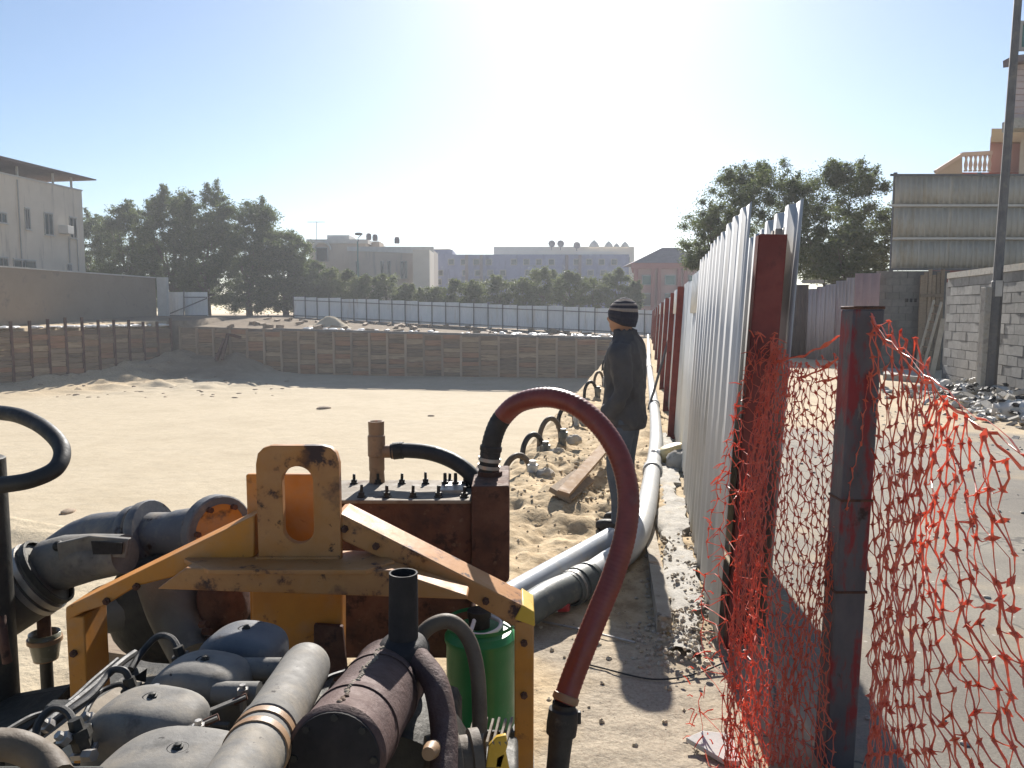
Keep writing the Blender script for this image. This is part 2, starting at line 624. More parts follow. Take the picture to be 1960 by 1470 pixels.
def _lines(segs):
    r = []
    for a, b, st in segs:
        r += list(np.arange(a, b - 1e-6, st))
    r.append(segs[-1][1])
    return np.array(r)


gs = _lines([(-600, -40, 80), (-40, 0, 5), (0, 2.4, 0.3), (2.4, 9, 0.04), (9, 16, 0.09), (16, 40, 0.5), (40, 55.5, 0.22),
             (55.5, 55.84, 0.17), (55.84, 55.9, 0.06), (55.9, 75, 0.6), (75, 130, 5), (130, 400, 30), (400, 1900, 150)])
gt = _lines([(-900, -120, 60), (-120, -52, 4), (-52, -27, 0.3), (-27, -4, 0.5), (-4, -1.6, 0.12), (-1.6, 0.5, 0.04),
             (0.5, 7.5, 0.35), (7.5, 20, 2), (20, 120, 10), (120, 1000, 80)])
SS, TT = np.meshgrid(gs, gt, indexing='ij')
ZZ = ground_h(SS, TT)
XX = SS * ES.x + TT * ET.x
YY = SS * ES.y + TT * ET.y
co = np.stack([XX, YY, ZZ], -1).reshape(-1, 3)
ns_, nt_ = SS.shape
ii, jj = np.meshgrid(np.arange(ns_ - 1), np.arange(nt_ - 1), indexing='ij')
a_ = (ii * nt_ + jj).ravel()
quads = np.stack([a_, a_ + nt_, a_ + nt_ + 1, a_ + 1], -1)


def np_mesh(name, co, quads, smooth=True):
    me = bpy.data.meshes.new(name)
    k = quads.shape[1]
    me.vertices.add(len(co))
    me.vertices.foreach_set('co', np.ascontiguousarray(co, dtype=np.float32).ravel())
    me.loops.add(quads.size)
    me.loops.foreach_set('vertex_index', quads.astype(np.int32).ravel())
    me.polygons.add(len(quads))
    me.polygons.foreach_set('loop_start', np.arange(0, quads.size, k, dtype=np.int32))
    me.polygons.foreach_set('use_smooth', np.full(len(quads), smooth))
    me.update(calc_edges=True)
    me.validate()
    return me


def ground_mat():
    m = bpy.data.materials.new('site_sand')
    m.use_nodes = True
    nt = m.node_tree
    L = nt.links.new
    bs = nt.nodes['Principled BSDF']
    tc = _n(nt, 'ShaderNodeTexCoord')

    def noise(sc, det=8, ro=0.6):
        no = _n(nt, 'ShaderNodeTexNoise')
        no.inputs['Scale'].default_value = sc
        no.inputs['Detail'].default_value = det
        no.inputs['Roughness'].default_value = ro
        L(tc.outputs['Object'], no.inputs['Vector'])
        return no.outputs[0]

    def ramp(src, els):
        rp = _n(nt, 'ShaderNodeValToRGB')
        rp.color_ramp.elements[0].position = els[0][0]
        rp.color_ramp.elements[0].color = (*els[0][1], 1)
        rp.color_ramp.elements[1].position = els[-1][0]
        rp.color_ramp.elements[1].color = (*els[-1][1], 1)
        for p_, c_ in els[1:-1]:
            e = rp.color_ramp.elements.new(p_)
            e.color = (*c_, 1)
        L(src, rp.inputs[0])
        return rp.outputs[0]

    def mix(fac, a, b, bt='MIX'):
        mx = _n(nt, 'ShaderNodeMix', data_type='RGBA', blend_type=bt)
        if isinstance(fac, float):
            mx.inputs[0].default_value = fac
        else:
            L(fac, mx.inputs[0])
        for k_, q in ((6, a), (7, b)):
            if isinstance(q, tuple):
                mx.inputs[k_].default_value = (*q, 1)
            else:
                L(q, mx.inputs[k_])
        return mx.outputs[2]

    def rng(src, lo, hi, a=0.0, b=1.0):
        mr = _n(nt, 'ShaderNodeMapRange')
        mr.inputs['From Min'].default_value = lo
        mr.inputs['From Max'].default_value = hi
        mr.inputs['To Min'].default_value = a
        mr.inputs['To Max'].default_value = b
        L(src, mr.inputs[0])
        return mr.outputs[0]
    at = _n(nt, 'ShaderNodeAttribute', attribute_name='grey')
    ar = _n(nt, 'ShaderNodeAttribute', attribute_name='loose')
    sand = ramp(noise(0.35, 5), [(0.3, (0.44, 0.37, 0.26)), (0.55, (0.50, 0.425, 0.305)), (0.7, (0.465, 0.395, 0.285))])
    sand = mix(rng(noise(26, 6, 0.7), 0.3, 0.75, 0.0, 0.35), sand, (0.30, 0.225, 0.14))
    sand = mix(rng(noise(1.7, 7, 0.62), 0.42, 0.68, 0.0, 0.30), sand, (0.35, 0.28, 0.185))
    loose = ramp(noise(9, 8, 0.7), [(0.35, (0.31, 0.225, 0.13)), (0.5, (0.46, 0.35, 0.215)), (0.68, (0.56, 0.445, 0.29))])
    c = mix(ar.outputs['Fac'], sand, loose)
    vo = _n(nt, 'ShaderNodeTexVoronoi')
    vo.inputs['Scale'].default_value = 55
    L(tc.outputs['Object'], vo.inputs['Vector'])
    grav = ramp(noise(60, 6, 0.8), [(0.32, (0.17, 0.14, 0.11)), (0.5, (0.33, 0.285, 0.225)), (0.7, (0.44, 0.385, 0.305))])
    c = mix(at.outputs['Fac'], c, grav)
    asl = _n(nt, 'ShaderNodeAttribute', attribute_name='soil')
    c = mix(asl.outputs['Fac'], c, ramp(noise(1.2, 8, 0.7), [(0.35, (0.115, 0.085, 0.058)), (0.55, (0.17, 0.13, 0.09)), (0.7, (0.24, 0.19, 0.13))]))
    # dark grit
    gv = _n(nt, 'ShaderNodeTexVoronoi')
    gv.inputs['Scale'].default_value = 34
    L(tc.outputs['Object'], gv.inputs['Vector'])
    spot = rng(gv.outputs['Distance'], 0.16, 0.10)
    sp2 = _n(nt, 'ShaderNodeMath', operation='MULTIPLY')
    L(spot, sp2.inputs[0])
    L(rng(noise(3.0, 3), 0.5, 0.6), sp2.inputs[1])
    sp3 = _n(nt, 'ShaderNodeMath', operation='MULTIPLY')
    L(sp2.outputs[0], sp3.inputs[0])
    mxa = _n(nt, 'ShaderNodeMath', operation='MAXIMUM')
    L(at.outputs['Fac'], mxa.inputs[0])
    L(ar.outputs['Fac'], mxa.inputs[1])
    L(mxa.outputs[0], sp3.inputs[1])
    c = mix(sp3.outputs[0], c, (0.09, 0.075, 0.055))
    L(c, bs.inputs['Base Color'])
    bs.inputs['Roughness'].default_value = 0.95
    bs.inputs['Specular IOR Level'].default_value = 0.15
    b1 = _n(nt, 'ShaderNodeBump')
    b1.inputs['Strength'].default_value = 0.5
    b1.inputs['Distance'].default_value = 0.03
    L(noise(11, 10, 0.7), b1.inputs['Height'])
    b2 = _n(nt, 'ShaderNodeBump')
    b2.inputs['Strength'].default_value = 0.35
    b2.inputs['Distance'].default_value = 0.15
    L(noise(1.6, 6, 0.6), b2.inputs['Height'])
    L(b1.outputs[0], b2.inputs['Normal'])
    L(b2.outputs[0], bs.inputs['Normal'])
    return m


g_me = np_mesh('ground', co, quads)
grey = 0.85 * sstep(4.3, 3.3, SS + 1.0 * fbm(SS, TT, 1.1, 4)) * sstep(-0.55, -0.25, TT + 0.5 * fbm(SS + 5, TT, 1.6, 4)) * 0.95
grey = np.where(TT > 0.5, 0.0, grey)
loose = sstep(-3.0, -1.2, TT) * sstep(0.5, 0.3, TT) * sstep(60, 50, SS)
loose = np.maximum(loose, 0.8 * sstep(9, 4, TT - left_lip(SS)) * sstep(36, 46, SS) * (TT < PIT_R))
loose = np.maximum(loose, (SS > 55.9) * 0.9)
soil = sstep(55.6, 55.9, SS) * sstep(-60, -50, TT) * 0.9
soil = np.maximum(soil, 0.75 * np.exp(-((TT + 33) / 4.5) ** 4) * sstep(49.5, 51.5, SS + fbm(SS, TT, .5, 3) * 2) * (TT < PIT_R))
for nm, arr in (('grey', grey), ('loose', loose), ('soil', soil)):
    at_ = g_me.attributes.new(nm, 'FLOAT', 'POINT')
    at_.data.foreach_set('value', np.ascontiguousarray(arr, dtype=np.float32).ravel())
g_ob = bpy.data.objects.new('ground', g_me)
COL.objects.link(g_ob)
g_me.materials.append(ground_mat())
tag(g_ob, 'pale sandy building site with a deep flat excavation', None, None, 'structure')


# road on the far side of the hoarding
def road_mat():
    m = bpy.data.materials.new('sandy_asphalt')
    m.use_nodes = True
    nt = m.node_tree
    L = nt.links.new
    bs = nt.nodes['Principled BSDF']
    tc = _n(nt, 'ShaderNodeTexCoord')

    def noise(sc, det=8, ro=0.6):
        no = _n(nt, 'ShaderNodeTexNoise')
        no.inputs['Scale'].default_value = sc
        no.inputs['Detail'].default_value = det
        no.inputs['Roughness'].default_value = ro
        L(tc.outputs['Object'], no.inputs['Vector'])
        return no.outputs[0]
    rp = _n(nt, 'ShaderNodeValToRGB')
    e = rp.color_ramp.elements
    e[0].position = 0.3
    e[0].color = (0.17, 0.155, 0.135, 1)
    e[1].position = 0.7
    e[1].color = (0.29, 0.265, 0.225, 1)
    L(noise(70, 4, 0.8), rp.inputs[0])
    at = _n(nt, 'ShaderNodeAttribute', attribute_name='sandy')
    ad = _n(nt, 'ShaderNodeMath', operation='ADD')
    L(noise(1.3, 8, 0.65), ad.inputs[0])
    L(at.outputs['Fac'], ad.inputs[1])
    mr = _n(nt, 'ShaderNodeMapRange')
    mr.inputs['From Min'].default_value = 0.52
    mr.inputs['From Max'].default_value = 0.80
    L(ad.outputs[0], mr.inputs[0])
    mx = _n(nt, 'ShaderNodeMix', data_type='RGBA')
    L(mr.outputs[0], mx.inputs[0])
    L(rp.outputs[0], mx.inputs[6])
    mx.inputs[7].default_value = (0.42, 0.335, 0.225, 1)
    vo = _n(nt, 'ShaderNodeTexVoronoi')
    vo.inputs['Scale'].default_value = 9
    L(tc.outputs['Object'], vo.inputs['Vector'])
    sp = _n(nt, 'ShaderNodeMapRange')
    sp.inputs['From Min'].default_value = 0.10
    sp.inputs['From Max'].default_value = 0.05
    L(vo.outputs['Distance'], sp.inputs[0])
    m2 = _n(nt, 'ShaderNodeMix', data_type='RGBA')
    L(sp.outputs[0], m2.inputs[0])
    L(mx.outputs[2], m2.inputs[6])
    m2.inputs[7].default_value = (0.45, 0.42, 0.37, 1)
    pz = _n(nt, 'ShaderNodeValToRGB')
    pz.color_ramp.elements[0].position = 0.38
    pz.color_ramp.elements[0].color = (0.72, 0.70, 0.68, 1)
    pz.color_ramp.elements[1].position = 0.62
    pz.color_ramp.elements[1].color = (1.1, 1.08, 1.02, 1)
    L(noise(0.55, 9, 0.68), pz.inputs[0])
    m3 = _n(nt, 'ShaderNodeMix', data_type='RGBA', blend_type='MULTIPLY')
    m3.inputs[0].default_value = 1.0
    L(m2.outputs[2], m3.inputs[6])
    L(pz.outputs[0], m3.inputs[7])
    vc = _n(nt, 'ShaderNodeTexVoronoi', feature='DISTANCE_TO_EDGE')
    vc.inputs['Scale'].default_value = 0.8
    wv = _n(nt, 'ShaderNodeMix', data_type='RGBA')
    wv.inputs[0].default_value = 0.25
    L(tc.outputs['Object'], wv.inputs[6])
    nz_ = _n(nt, 'ShaderNodeTexNoise')
    nz_.inputs['Scale'].default_value = 2.5
    nz_.inputs['Detail'].default_value = 6
    L(tc.outputs['Object'], nz_.inputs['Vector'])
    L(nz_.outputs['Color'], wv.inputs[7])
    L(wv.outputs[2], vc.inputs['Vector'])
    ck = _n(nt, 'ShaderNodeMapRange')
    ck.inputs['From Min'].default_value = 0.006
    ck.inputs['From Max'].default_value = 0.002
    ck.inputs['To Max'].default_value = 0.7
    L(vc.outputs['Distance'], ck.inputs[0])
    m4 = _n(nt, 'ShaderNodeMix', data_type='RGBA')
    L(ck.outputs[0], m4.inputs[0])
    L(m3.outputs[2], m4.inputs[6])
    m4.inputs[7].default_value = (0.06, 0.055, 0.05, 1)
    L(m4.outputs[2], bs.inputs['Base Color'])
    bs.inputs['Roughness'].default_value = 0.88
    bs.inputs['Specular IOR Level'].default_value = 0.25
    b1 = _n(nt, 'ShaderNodeBump')
    b1.inputs['Strength'].default_value = 0.45
    b1.inputs['Distance'].default_value = 0.01
    L(noise(90, 6, 0.8), b1.inputs['Height'])
    L(b1.outputs[0], bs.inputs['Normal'])
    return m


rs_ = _lines([(-6, 2, 0.5), (2, 16, 0.2), (16, 23.5, 0.3)])
rt_ = _lines([(0.42, 7.0, 0.2)])
S2, T2 = np.meshgrid(rs_, rt_, indexing='ij')
Z2 = 0.004 + 0.012 * fbm(S2, T2, 0.5, 3) + 0.05 * sstep(13, 19, S2) * np.abs(fbm(S2, T2, 0.9, 4)) + 0.03 * sstep(5.2, 6.8, T2) * np.abs(fbm(S2, T2, 1.4, 4)) + 0.01
co2 = np.stack([S2 * ES.x + T2 * ET.x, S2 * ES.y + T2 * ET.y, Z2], -1).reshape(-1, 3)
n2 = S2.shape[1]
i2, j2 = np.meshgrid(np.arange(S2.shape[0] - 1), np.arange(n2 - 1), indexing='ij')
b_ = (i2 * n2 + j2).ravel()
r_me = np_mesh('road', co2, np.stack([b_, b_ + n2, b_ + n2 + 1, b_ + 1], -1))
sandy = 0.75 * sstep(9.5, 14.5, S2 + fbm(S2, T2, 0.5, 3) * 2) + 0.55 * sstep(4.6, 6.6, T2) + 0.3 * sstep(0.9, 0.45, T2)
at_ = r_me.attributes.new('sandy', 'FLOAT', 'POINT')
at_.data.foreach_set('value', np.ascontiguousarray(sandy, dtype=np.float32).ravel())
r_ob = bpy.data.objects.new('road', r_me)
COL.objects.link(r_ob)
r_me.materials.append(road_mat())
tag(r_ob, 'worn grey asphalt lane drifted with sand beside the hoarding', None, None, 'structure')


def gz(x, y):
    s = x * ES.x + y * ES.y
    t = x * ET.x + y * ET.y
    return float(ground_h(np.array([s]), np.array([t]))[0])


# rough cast concrete strip along the foot of the hoarding
rr = random.Random(3)
mb = MB()
rows = []
for i in range(90):
    s = 3.55 + i * 0.075
    tl = 0.13 + 0.03 * math.sin(i * 0.35) + rr.uniform(-0.02, 0.02)
    tr = 0.335 + rr.uniform(-0.025, 0.015) - (0.06 if (i // 7) % 3 == 0 else 0)
    zz = [0.045 + rr.uniform(-0.012, 0.016) for _ in range(5)]
    rows.append([W(s, tl - 0.012, -0.05), W(s, tl, zz[0] - 0.012)] +
                [W(s + rr.uniform(-.012, .012), tl + (tr - tl) * k / 4, zz[k]) for k in (1, 2, 3)] +
                [W(s, tr, zz[4] - 0.008), W(s, tr + 0.006, -0.05)])
mb.grid(rows)
o = mb.build('concrete_strip', M['conc'], angle=60)
tag(o, 'rough pale concrete strip along the foot of the hoarding', None, None, 'structure')
# ------------------------------------------------------------------ retaining walls of the excavation
def retaining_wall(label, p0, p1, spacing, ztop0, ztop1, zb, face, boards, seed, proud=True, skip=None):
    """soldier piles from p0 to p1 with timber lagging between; face = unit vector towards the pit"""
    rr = random.Random(seed)
    d = (p1 - p0)
    Lh = d.length
    d = d / Lh
    n = int(Lh / spacing)
    wall = thing('retaining_wall', (p0.x, p0.y, zb), label, 'retaining wall')
    ang = math.atan2(d.y, d.x)
    bh = 0.38
    bme = MB().box((0, 0, 0), (spacing - 0.12, 0.07, bh - 0.03)).mesh('lagging_board')
    bme.materials.append(M['lagging'])
    pm = MB()
    pm.box((0, -0.07, 0.5), (0.15, 0.014, 1.0)).box((0, 0.0, 0.5), (0.012, 0.126, 1.0)).box((0, 0.07, 0.5), (0.15, 0.014, 1.0))
    pme = pm.mesh('soldier_pile')
    pme.materials.append(M['rust'] if proud else M['lagpile'])
    for i in range(n + 1):
        k = i / n
        q = p0 + d * (i * spacing)
        zt = ztop0 + (ztop1 - ztop0) * k
        ex = rr.uniform(0.3, 0.75) if proud else rr.uniform(-0.02, 0.05)
        base = q + face * (0.10 if proud else 0.15)
        inst('soldier_pile', pme, wall, (base.x, base.y, zb), (0, 0, ang), (1, 1, zt + ex - zb))
        if i == n:
            break
        c = q + d * (spacing / 2)
        z = zt - 0.12 + rr.uniform(-0.12, 0.08)
        for b in range(boards):
            hh = rr.choice([0.8, 1.0, 1.0, 1.15])
            z -= bh * hh
            if z < zb - 0.3:
                break
            if skip and rr.random() < skip:
                continue
            off = face * rr.choice([0.0, 0.03, 0.06, 0.10, -0.05])
            zc = z + bh * hh / 2
            inst('lagging_board', bme, wall, (c.x + off.x, c.y + off.y, zc), (rr.uniform(-.03, .03), rr.uniform(-.012, .012), ang), (1, 1, hh))
    return wall, d, ang


M['lagpile'] = mat('rusty_pile', [(0.24, 0.18, 0.125), (0.33, 0.26, 0.185)], 3, 0.85, 0.1, 0.2, stretch=(1, 1, 0.3), rand=0.25)
lw0 = P(-60, 600, 48.2)
lw0.z = 0
lw1 = Vector((-26.9, 61.0, 0))
dL = (lw1 - lw0).normalized()
faceL = Vector((dL.y, -dL.x, 0))
retaining_wall('timber lagging wall along the left side of the sand pit with dark pile tops',
               lw0, lw1, 1.2, 0.62, 0.62, -3.4, faceL, 10, 5, True)
fw0 = W(PIT_F, -36.2)
fw1 = W(PIT_F, -0.4)
wall2, dF, angF = retaining_wall('long brown timber lagging wall across the far end of the sand pit', fw0, fw1, 1.42,
                                 0.55, -0.22, -3.4, -ES, 10, 6, False)
mb = MB()
mb.beam(W(PIT_F - 0.22, -28.3, 0.40), W(PIT_F - 0.22, -0.6, -0.18), 0.14, 0.16)
mb.build('waling_beam', M['darkpole'], wall2)
wl = MB()
for sgn in (0, 1):
    pass
# light strip of cement bags and pale blinding on top of both walls
rr = random.Random(21)
mb = MB()
for i in range(46):
    k = rr.random()
    q = lw0.lerp(lw1, k) - faceL * rr.uniform(0.3, 0.8)
    mb.sell((q.x, q.y, 0.66 + rr.uniform(0, 0.05)), (rr.uniform(.2, .6), rr.uniform(.15, .3), rr.uniform(.05, .12)), 0.8, 0.8, Matrix.Rotation(rr.uniform(0, 3), 3, 'Z'), 8, 6)
o = mb.build('cement_crust', M['white'])
tag(o, 'white cement spill along the top of the left lagging wall', 'cement', None, 'stuff')
mb = MB()
for i in range(70):
    t = -rr.uniform(0.3, 12) if i < 48 else -rr.uniform(12, 27)
    q = W(PIT_F + rr.uniform(0.2, 2.2), t)
    z = float(ground_h(np.array([PIT_F + 1.0]), np.array([t]))[0])
    mb.sell((q.x, q.y, z + rr.uniform(0.02, 0.14)), (rr.uniform(.1, .38), rr.uniform(.1, .25), rr.uniform(.04, .14)), 0.7, 0.7, Matrix.Rotation(rr.uniform(0, 3), 3, 'Z'), 8, 6)
o = mb.build('loose_debris', M['white'])
tag(o, 'scattered white scraps and bags along the top of the far lagging wall', 'debris', None, 'stuff')
# loose debris, dark
mb = MB()
for i in range(90):
    t = -rr.uniform(0.5, 33)
    s = PIT_F + rr.uniform(0.6, 7)
    z = float(ground_h(np.array([s]), np.array([t]))[0])
    q = W(s, t)
    mb.box((q.x, q.y, z + 0.08), (rr.uniform(.1, .9), rr.uniform(.1, .5), rr.uniform(.06, .35)), Euler((rr.uniform(-.3, .3), rr.uniform(-.3, .3), rr.uniform(0, 3))).to_matrix())
o = mb.build('builders_debris', M['wood'])
tag(o, 'strewn boards and lumps on the bank behind the far lagging wall', 'debris', None, 'stuff')
# sand mound on the bank, left of the far fence
mb = MB()
c = P(632, 628, 63)
rows = []
for j in range(9):
    r = 2.5 * (j / 8)
    rows.append([Vector((c.x + r * math.cos(a * math.pi / 12), c.y + 1.4 * r / 2 * math.sin(a * math.pi / 12),
                         0.35 + 1.05 * math.exp(-(r / 1.25) ** 2) + rr.uniform(-.04, .04) * (j > 0))) for a in range(25)])
mb.grid(rows)
tag(mb.build('sand_mound', g_me.materials[0], angle=80), 'low brown sand mound in front of the white far fence', 'mound')
# leaning timber trestle in the pit corner
tr = thing('timber_trestle', W(53.0, -33.0, -2.0), 'rusty brown prop frame leaning in the far left corner of the pit', 'prop')
for a, b in (((425, 688, 58.5), (436, 640, 60)), ((436, 640, 60), (462, 646, 60)), ((414, 690, 58.4), (430, 650, 59.6))):
    MB().beam(P(*a), P(*b), 0.22, 0.22).build('prop_bar', M['rust'], tr)

# ------------------------------------------------------------------ white sheet fence beyond the pit
f0 = P(563, 600, 72)
f1 = P(1300, 600, 58.6)
fence = thing('sheet_fence', (f0.x, f0.y, 1.2), 'long white sheet metal fence with dark posts across the back of the site', 'fence')
dv = Vector((f1.x - f0.x, f1.y - f0.y, 0))
Lf = dv.length
dv.normalize()
angf = math.atan2(dv.y, dv.x)
NF = 27
sp = Lf / NF
ribs = MB()
pr = []
nn = 8
for i in range(nn):
    x0 = sp * i / nn
    w = sp / nn
    pr += [(x0, 0), (x0 + w * .55, 0), (x0 + w * .7, 0.03), (x0 + w * .85, 0.03)]
pr.append((sp - 0.002, 0))
ribs.grid([[Vector((x, y, 0)) for x, y in pr], [Vector((x, y, 1)) for x, y in pr]])
sheet_me = ribs.mesh('fence_sheet', angle=20)
sheet_me.materials.append(M['whitesheet'])
post_me = MB().box((0, 0, 0.5), (0.07, 0.07, 1.0)).mesh('fence_post')
post_me.materials.append(M['darkpole'])


def far_z(k):
    top = 3.18 + (1.80 - 3.18) * k
    bot = 1.27 + (-0.18 - 1.27) * k
    return top, bot


rr = random.Random(9)
for i in range(NF + 1):
    k = i / NF
    q = Vector((f0.x, f0.y, 0)) + dv * (sp * i)
    top, bot = far_z(k)
    inst('fence_post', post_me, fence, (q.x + dv.y * 0.06, q.y - dv.x * 0.06, bot - 0.3), (0, 0, angf), (1, 1, top - bot + 0.34))
    if i < NF:
        inst('fence_sheet', sheet_me, fence, (q.x, q.y, bot - 0.05), (0, 0, angf), (1, 1, top - bot + rr.uniform(-.03, .05)))
for fr in (0.82, 0.08):
    mb = MB()
    a = Vector((f0.x + dv.y * .05, f0.y - dv.x * .05, 0))
    b = Vector((f1.x + dv.y * .05, f1.y - dv.x * .05, 0))
    t0, b0 = far_z(0)
    t1, b1 = far_z(1)
    a.z = b0 + (t0 - b0) * fr
    b.z = b1 + (t1 - b1) * fr
    mb.beam(a, b, 0.05, 0.06)
    mb.build('fence_rail', M['darkpole'], fence)
# short piece of white fence left of the trees
sf = thing('sheet_fence', P(357, 603, 74), 'short white sheet fence with a dark diagonal brace beside the boundary wall', 'fence')
for u0, u1 in ((318, 351), (352, 397)):
    a, b = P(u0, 559, 74), P(u1, 559, 73.5)
    rows = [[], []]
    for i in range(25):
        q = a.lerp(b, i / 24)
        y = 0.03 * (i % 4 in (2, 3))
        rows[0].append(Vector((q.x, q.y + y, 1.15)))
        rows[1].append(Vector((q.x, q.y + y, q.z)))
    MB().grid(rows).build('fence_sheet', M['whitesheet'], sf, angle=20)
for a, b in (((352, 556, 73.3), (352, 606, 73.3)), ((353, 569, 73.2), (396, 569, 73.0)), ((326, 600, 73.2), (396, 571, 73.0)), ((319, 604, 73.2), (397, 604, 73))):
    MB().beam(P(*a), P(*b), 0.09, 0.09).build('brace', M['darkpole'], sf)

# ------------------------------------------------------------------ left: boundary wall and apartment house
M['render_l'] = mat('stained_plaster', [(0.60, 0.52, 0.41), (0.67, 0.585, 0.47)], 0.7, 0.9, 0, 0.1, layers=[((0.36, 0.31, 0.25), 0.8, 0.55, 0.75, (3, 3, 0.25))])
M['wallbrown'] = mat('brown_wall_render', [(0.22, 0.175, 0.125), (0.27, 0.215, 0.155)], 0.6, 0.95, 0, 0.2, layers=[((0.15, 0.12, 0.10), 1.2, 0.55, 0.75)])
M['coping'] = mat('pale_render', [(0.48, 0.46, 0.42), (0.55, 0.53, 0.49)], 2, 0.9, 0, 0.1)
M['glass'] = mat('dark_glass', [(0.02, 0.03, 0.033), (0.035, 0.05, 0.05)], 3, 0.12, 0, 0)
M['frame'] = mat('window_frame', [(0.30, 0.29, 0.27)], 3, 0.6, 0, 0)
M['canopy'] = mat('roof_sheet', [(0.12, 0.085, 0.075), (0.16, 0.115, 0.10)], 2, 0.8, 0.1, 0.1)


def st(p):
    return (p.x * ES.x + p.y * ES.y, p.x * ET.x + p.y * ET.y)


e = P(300, 600, 72)
s1, t1 = st(e)
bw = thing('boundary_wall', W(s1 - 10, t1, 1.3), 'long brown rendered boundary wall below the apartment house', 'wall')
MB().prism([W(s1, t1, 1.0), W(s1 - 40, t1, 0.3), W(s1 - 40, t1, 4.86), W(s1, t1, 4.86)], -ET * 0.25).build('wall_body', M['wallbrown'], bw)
MB().prism([W(s1 + .02, t1 + .05, 4.863), W(s1 - 40, t1 + .05, 4.863), W(s1 - 40, t1 + .05, 4.96), W(s1 + .02, t1 + .05, 4.96)], -ET * 0.35).build('coping', M['coping'], bw)
q = W(s1 + 0.02, t1 + 0.1, 1.0)
MB().prism([q, q + Vector((0.85, 0.1, 0)), q + Vector((0.85, 0.1, 3.95)), q + Vector((0, 0, 3.95))], ES * 0.35).build('lit_end_face', M['coping'], bw)  # end face of the wall, its sunlight put into the pale colour

e = P(168, 600, 70)
s1, t1 = st(e)
ZT = P(168, 366, 70).z
apt = thing('apartment_house', W(s1 - 12, t1, 0.5), 'beige two storey flat roofed house with a roof canopy at the left edge', 'house')
MB().prism([W(s1, t1, 0.5), W(s1 - 30, t1, 0.5), W(s1 - 30, t1, ZT), W(s1, t1, ZT)], -ET * 10).build('wall', M['render_l'], apt)
MB().prism([W(s1 + .06, t1 + .06, ZT + .004), W(s1 - 30, t1 + .06, ZT + .004), W(s1 - 30, t1 + .06, ZT + .12), W(s1 + .06, t1 + .06, ZT + .12)], -ET * 0.3).build('parapet_cap', M['coping'], apt)


def facade_s(u, t):
    """s of the point of the facade plane t seen in picture column u"""
    k = (u - 980) / FPX
    # X = s*ES.x + t*ET.x ; Y = s*ES.y + t*ET.y ; X = k' * Y with k' ~ k (level sight line)
    return (k * t * ET.y - t * ET.x) / (ES.x - k * ES.y)


def fz(v, s, t):
    Y = s * ES.y + t * ET.y
    return EYE + (600 - v) / FPX * Y * 1.0


def facade_window(par, u0, u1, v0, v1, t, glass, depth=0.12, frame=True):
    sa, sb = facade_s(u0, t), facade_s(u1, t)
    za, zb_ = fz(v1, sa, t), fz(v0, sa, t)
    fr_ = MB()
    w = 0.09
    for A, B in (((sa, za), (sb, za)), ((sa, zb_), (sb, zb_)), ((sa, za), (sa, zb_)), ((sb, za), (sb, zb_)), (((sa + sb) / 2, za), ((sa + sb) / 2, zb_))):
        fr_.beam(W(A[0], t + .03, A[1]), W(B[0], t + .03, B[1]), 0.10, w)
    win = fr_.build('window', M['frame'], par)
    MB().prism([W(sa, t + .012, za), W(sb, t + .012, za), W(sb, t + .012, zb_), W(sa, t + .012, zb_)], ET * 0.012).build('pane', glass, win)
    sl = MB().beam(W(sa - .1, t + .08, za - .06), W(sb + .1, t + .08, za - .06), 0.2, 0.08)
    sl.build('sill', M['coping'], win)
    hd = MB().beam(W(sa - .05, t + .06, zb_ + .09), W(sb + .05, t + .06, zb_ + .09), 0.14, 0.08)
    hd.build('lintel', M['coping'], win)


for u0, u1, v0, v1 in ((8, 26, 411, 428), (62, 70, 404, 441), (98, 113, 412, 451), (145, 158, 420, 457), (6, 24, 495, 514), (35, 76, 499, 516), (137, 144, 508, 520)):
    facade_window(apt, u0, u1, v0, v1, t1, M['glass'])
# air conditioner and drain pipe
s_ = facade_s(132, t1)
MB().box(W(s_, t1 + 0.3, fz(443, s_, t1)), (0.9, 0.9, 0.7)).build('air_conditioner', M['coping'], apt, bevel=.03)
for u in (50, 141, 157):
    s_ = facade_s(u, t1)
    MB().tube([W(s_, t1 + .08, 1.5), W(s_, t1 + .08, fz(455 if u > 100 else 350, s_, t1))], 0.05, 8).build('drain_pipe', M['frame'], apt)
for u in (5, 60, 126, 160):
    s_ = facade_s(u, t1)
    MB().beam(W(s_, t1 - .4, ZT + .1), W(s_, t1 - .4, ZT + 1.15 - 0.002 * (160 - u)), 0.14, 0.14).build('canopy_post', M['coping'], apt)
sa = facade_s(-30, t1)
MB().prism([W(s1 + 1.2, t1 + .6, ZT + 1.12), W(sa, t1 + .6, ZT + 1.02), W(sa, t1 + .6, ZT + 1.25), W(s1 + 1.2, t1 + .6, ZT + 1.22)], -ET * 7).build('canopy_roof', M['canopy'], apt)
MB().prism([W(s1 - 8, t1 - .9, ZT + .1), W(sa, t1 - .9, ZT + .1), W(sa, t1 - .9, ZT + .95), W(s1 - 8, t1 - .9, ZT + .95)], -ET * 4).build('roof_room', M['canopy'], apt)


# ------------------------------------------------------------------ houses behind the pit (frontal blocks)
def block(par, name, u0, u1, v0, Y, depth, material, zb=-0.5, skew=0.0):
    a, b = P(u0, v0, Y), P(u1, v0, Y + skew)
    dx = (a.x / Y * depth + .2) if a.x > 3 else 0.0
    bz = a.z
    return MB().prism([(a.x, a.y, zb), (b.x, b.y, zb), (b.x, b.y, b.z), (a.x, a.y, bz)], (dx, depth, 0)).build(name, material, par)


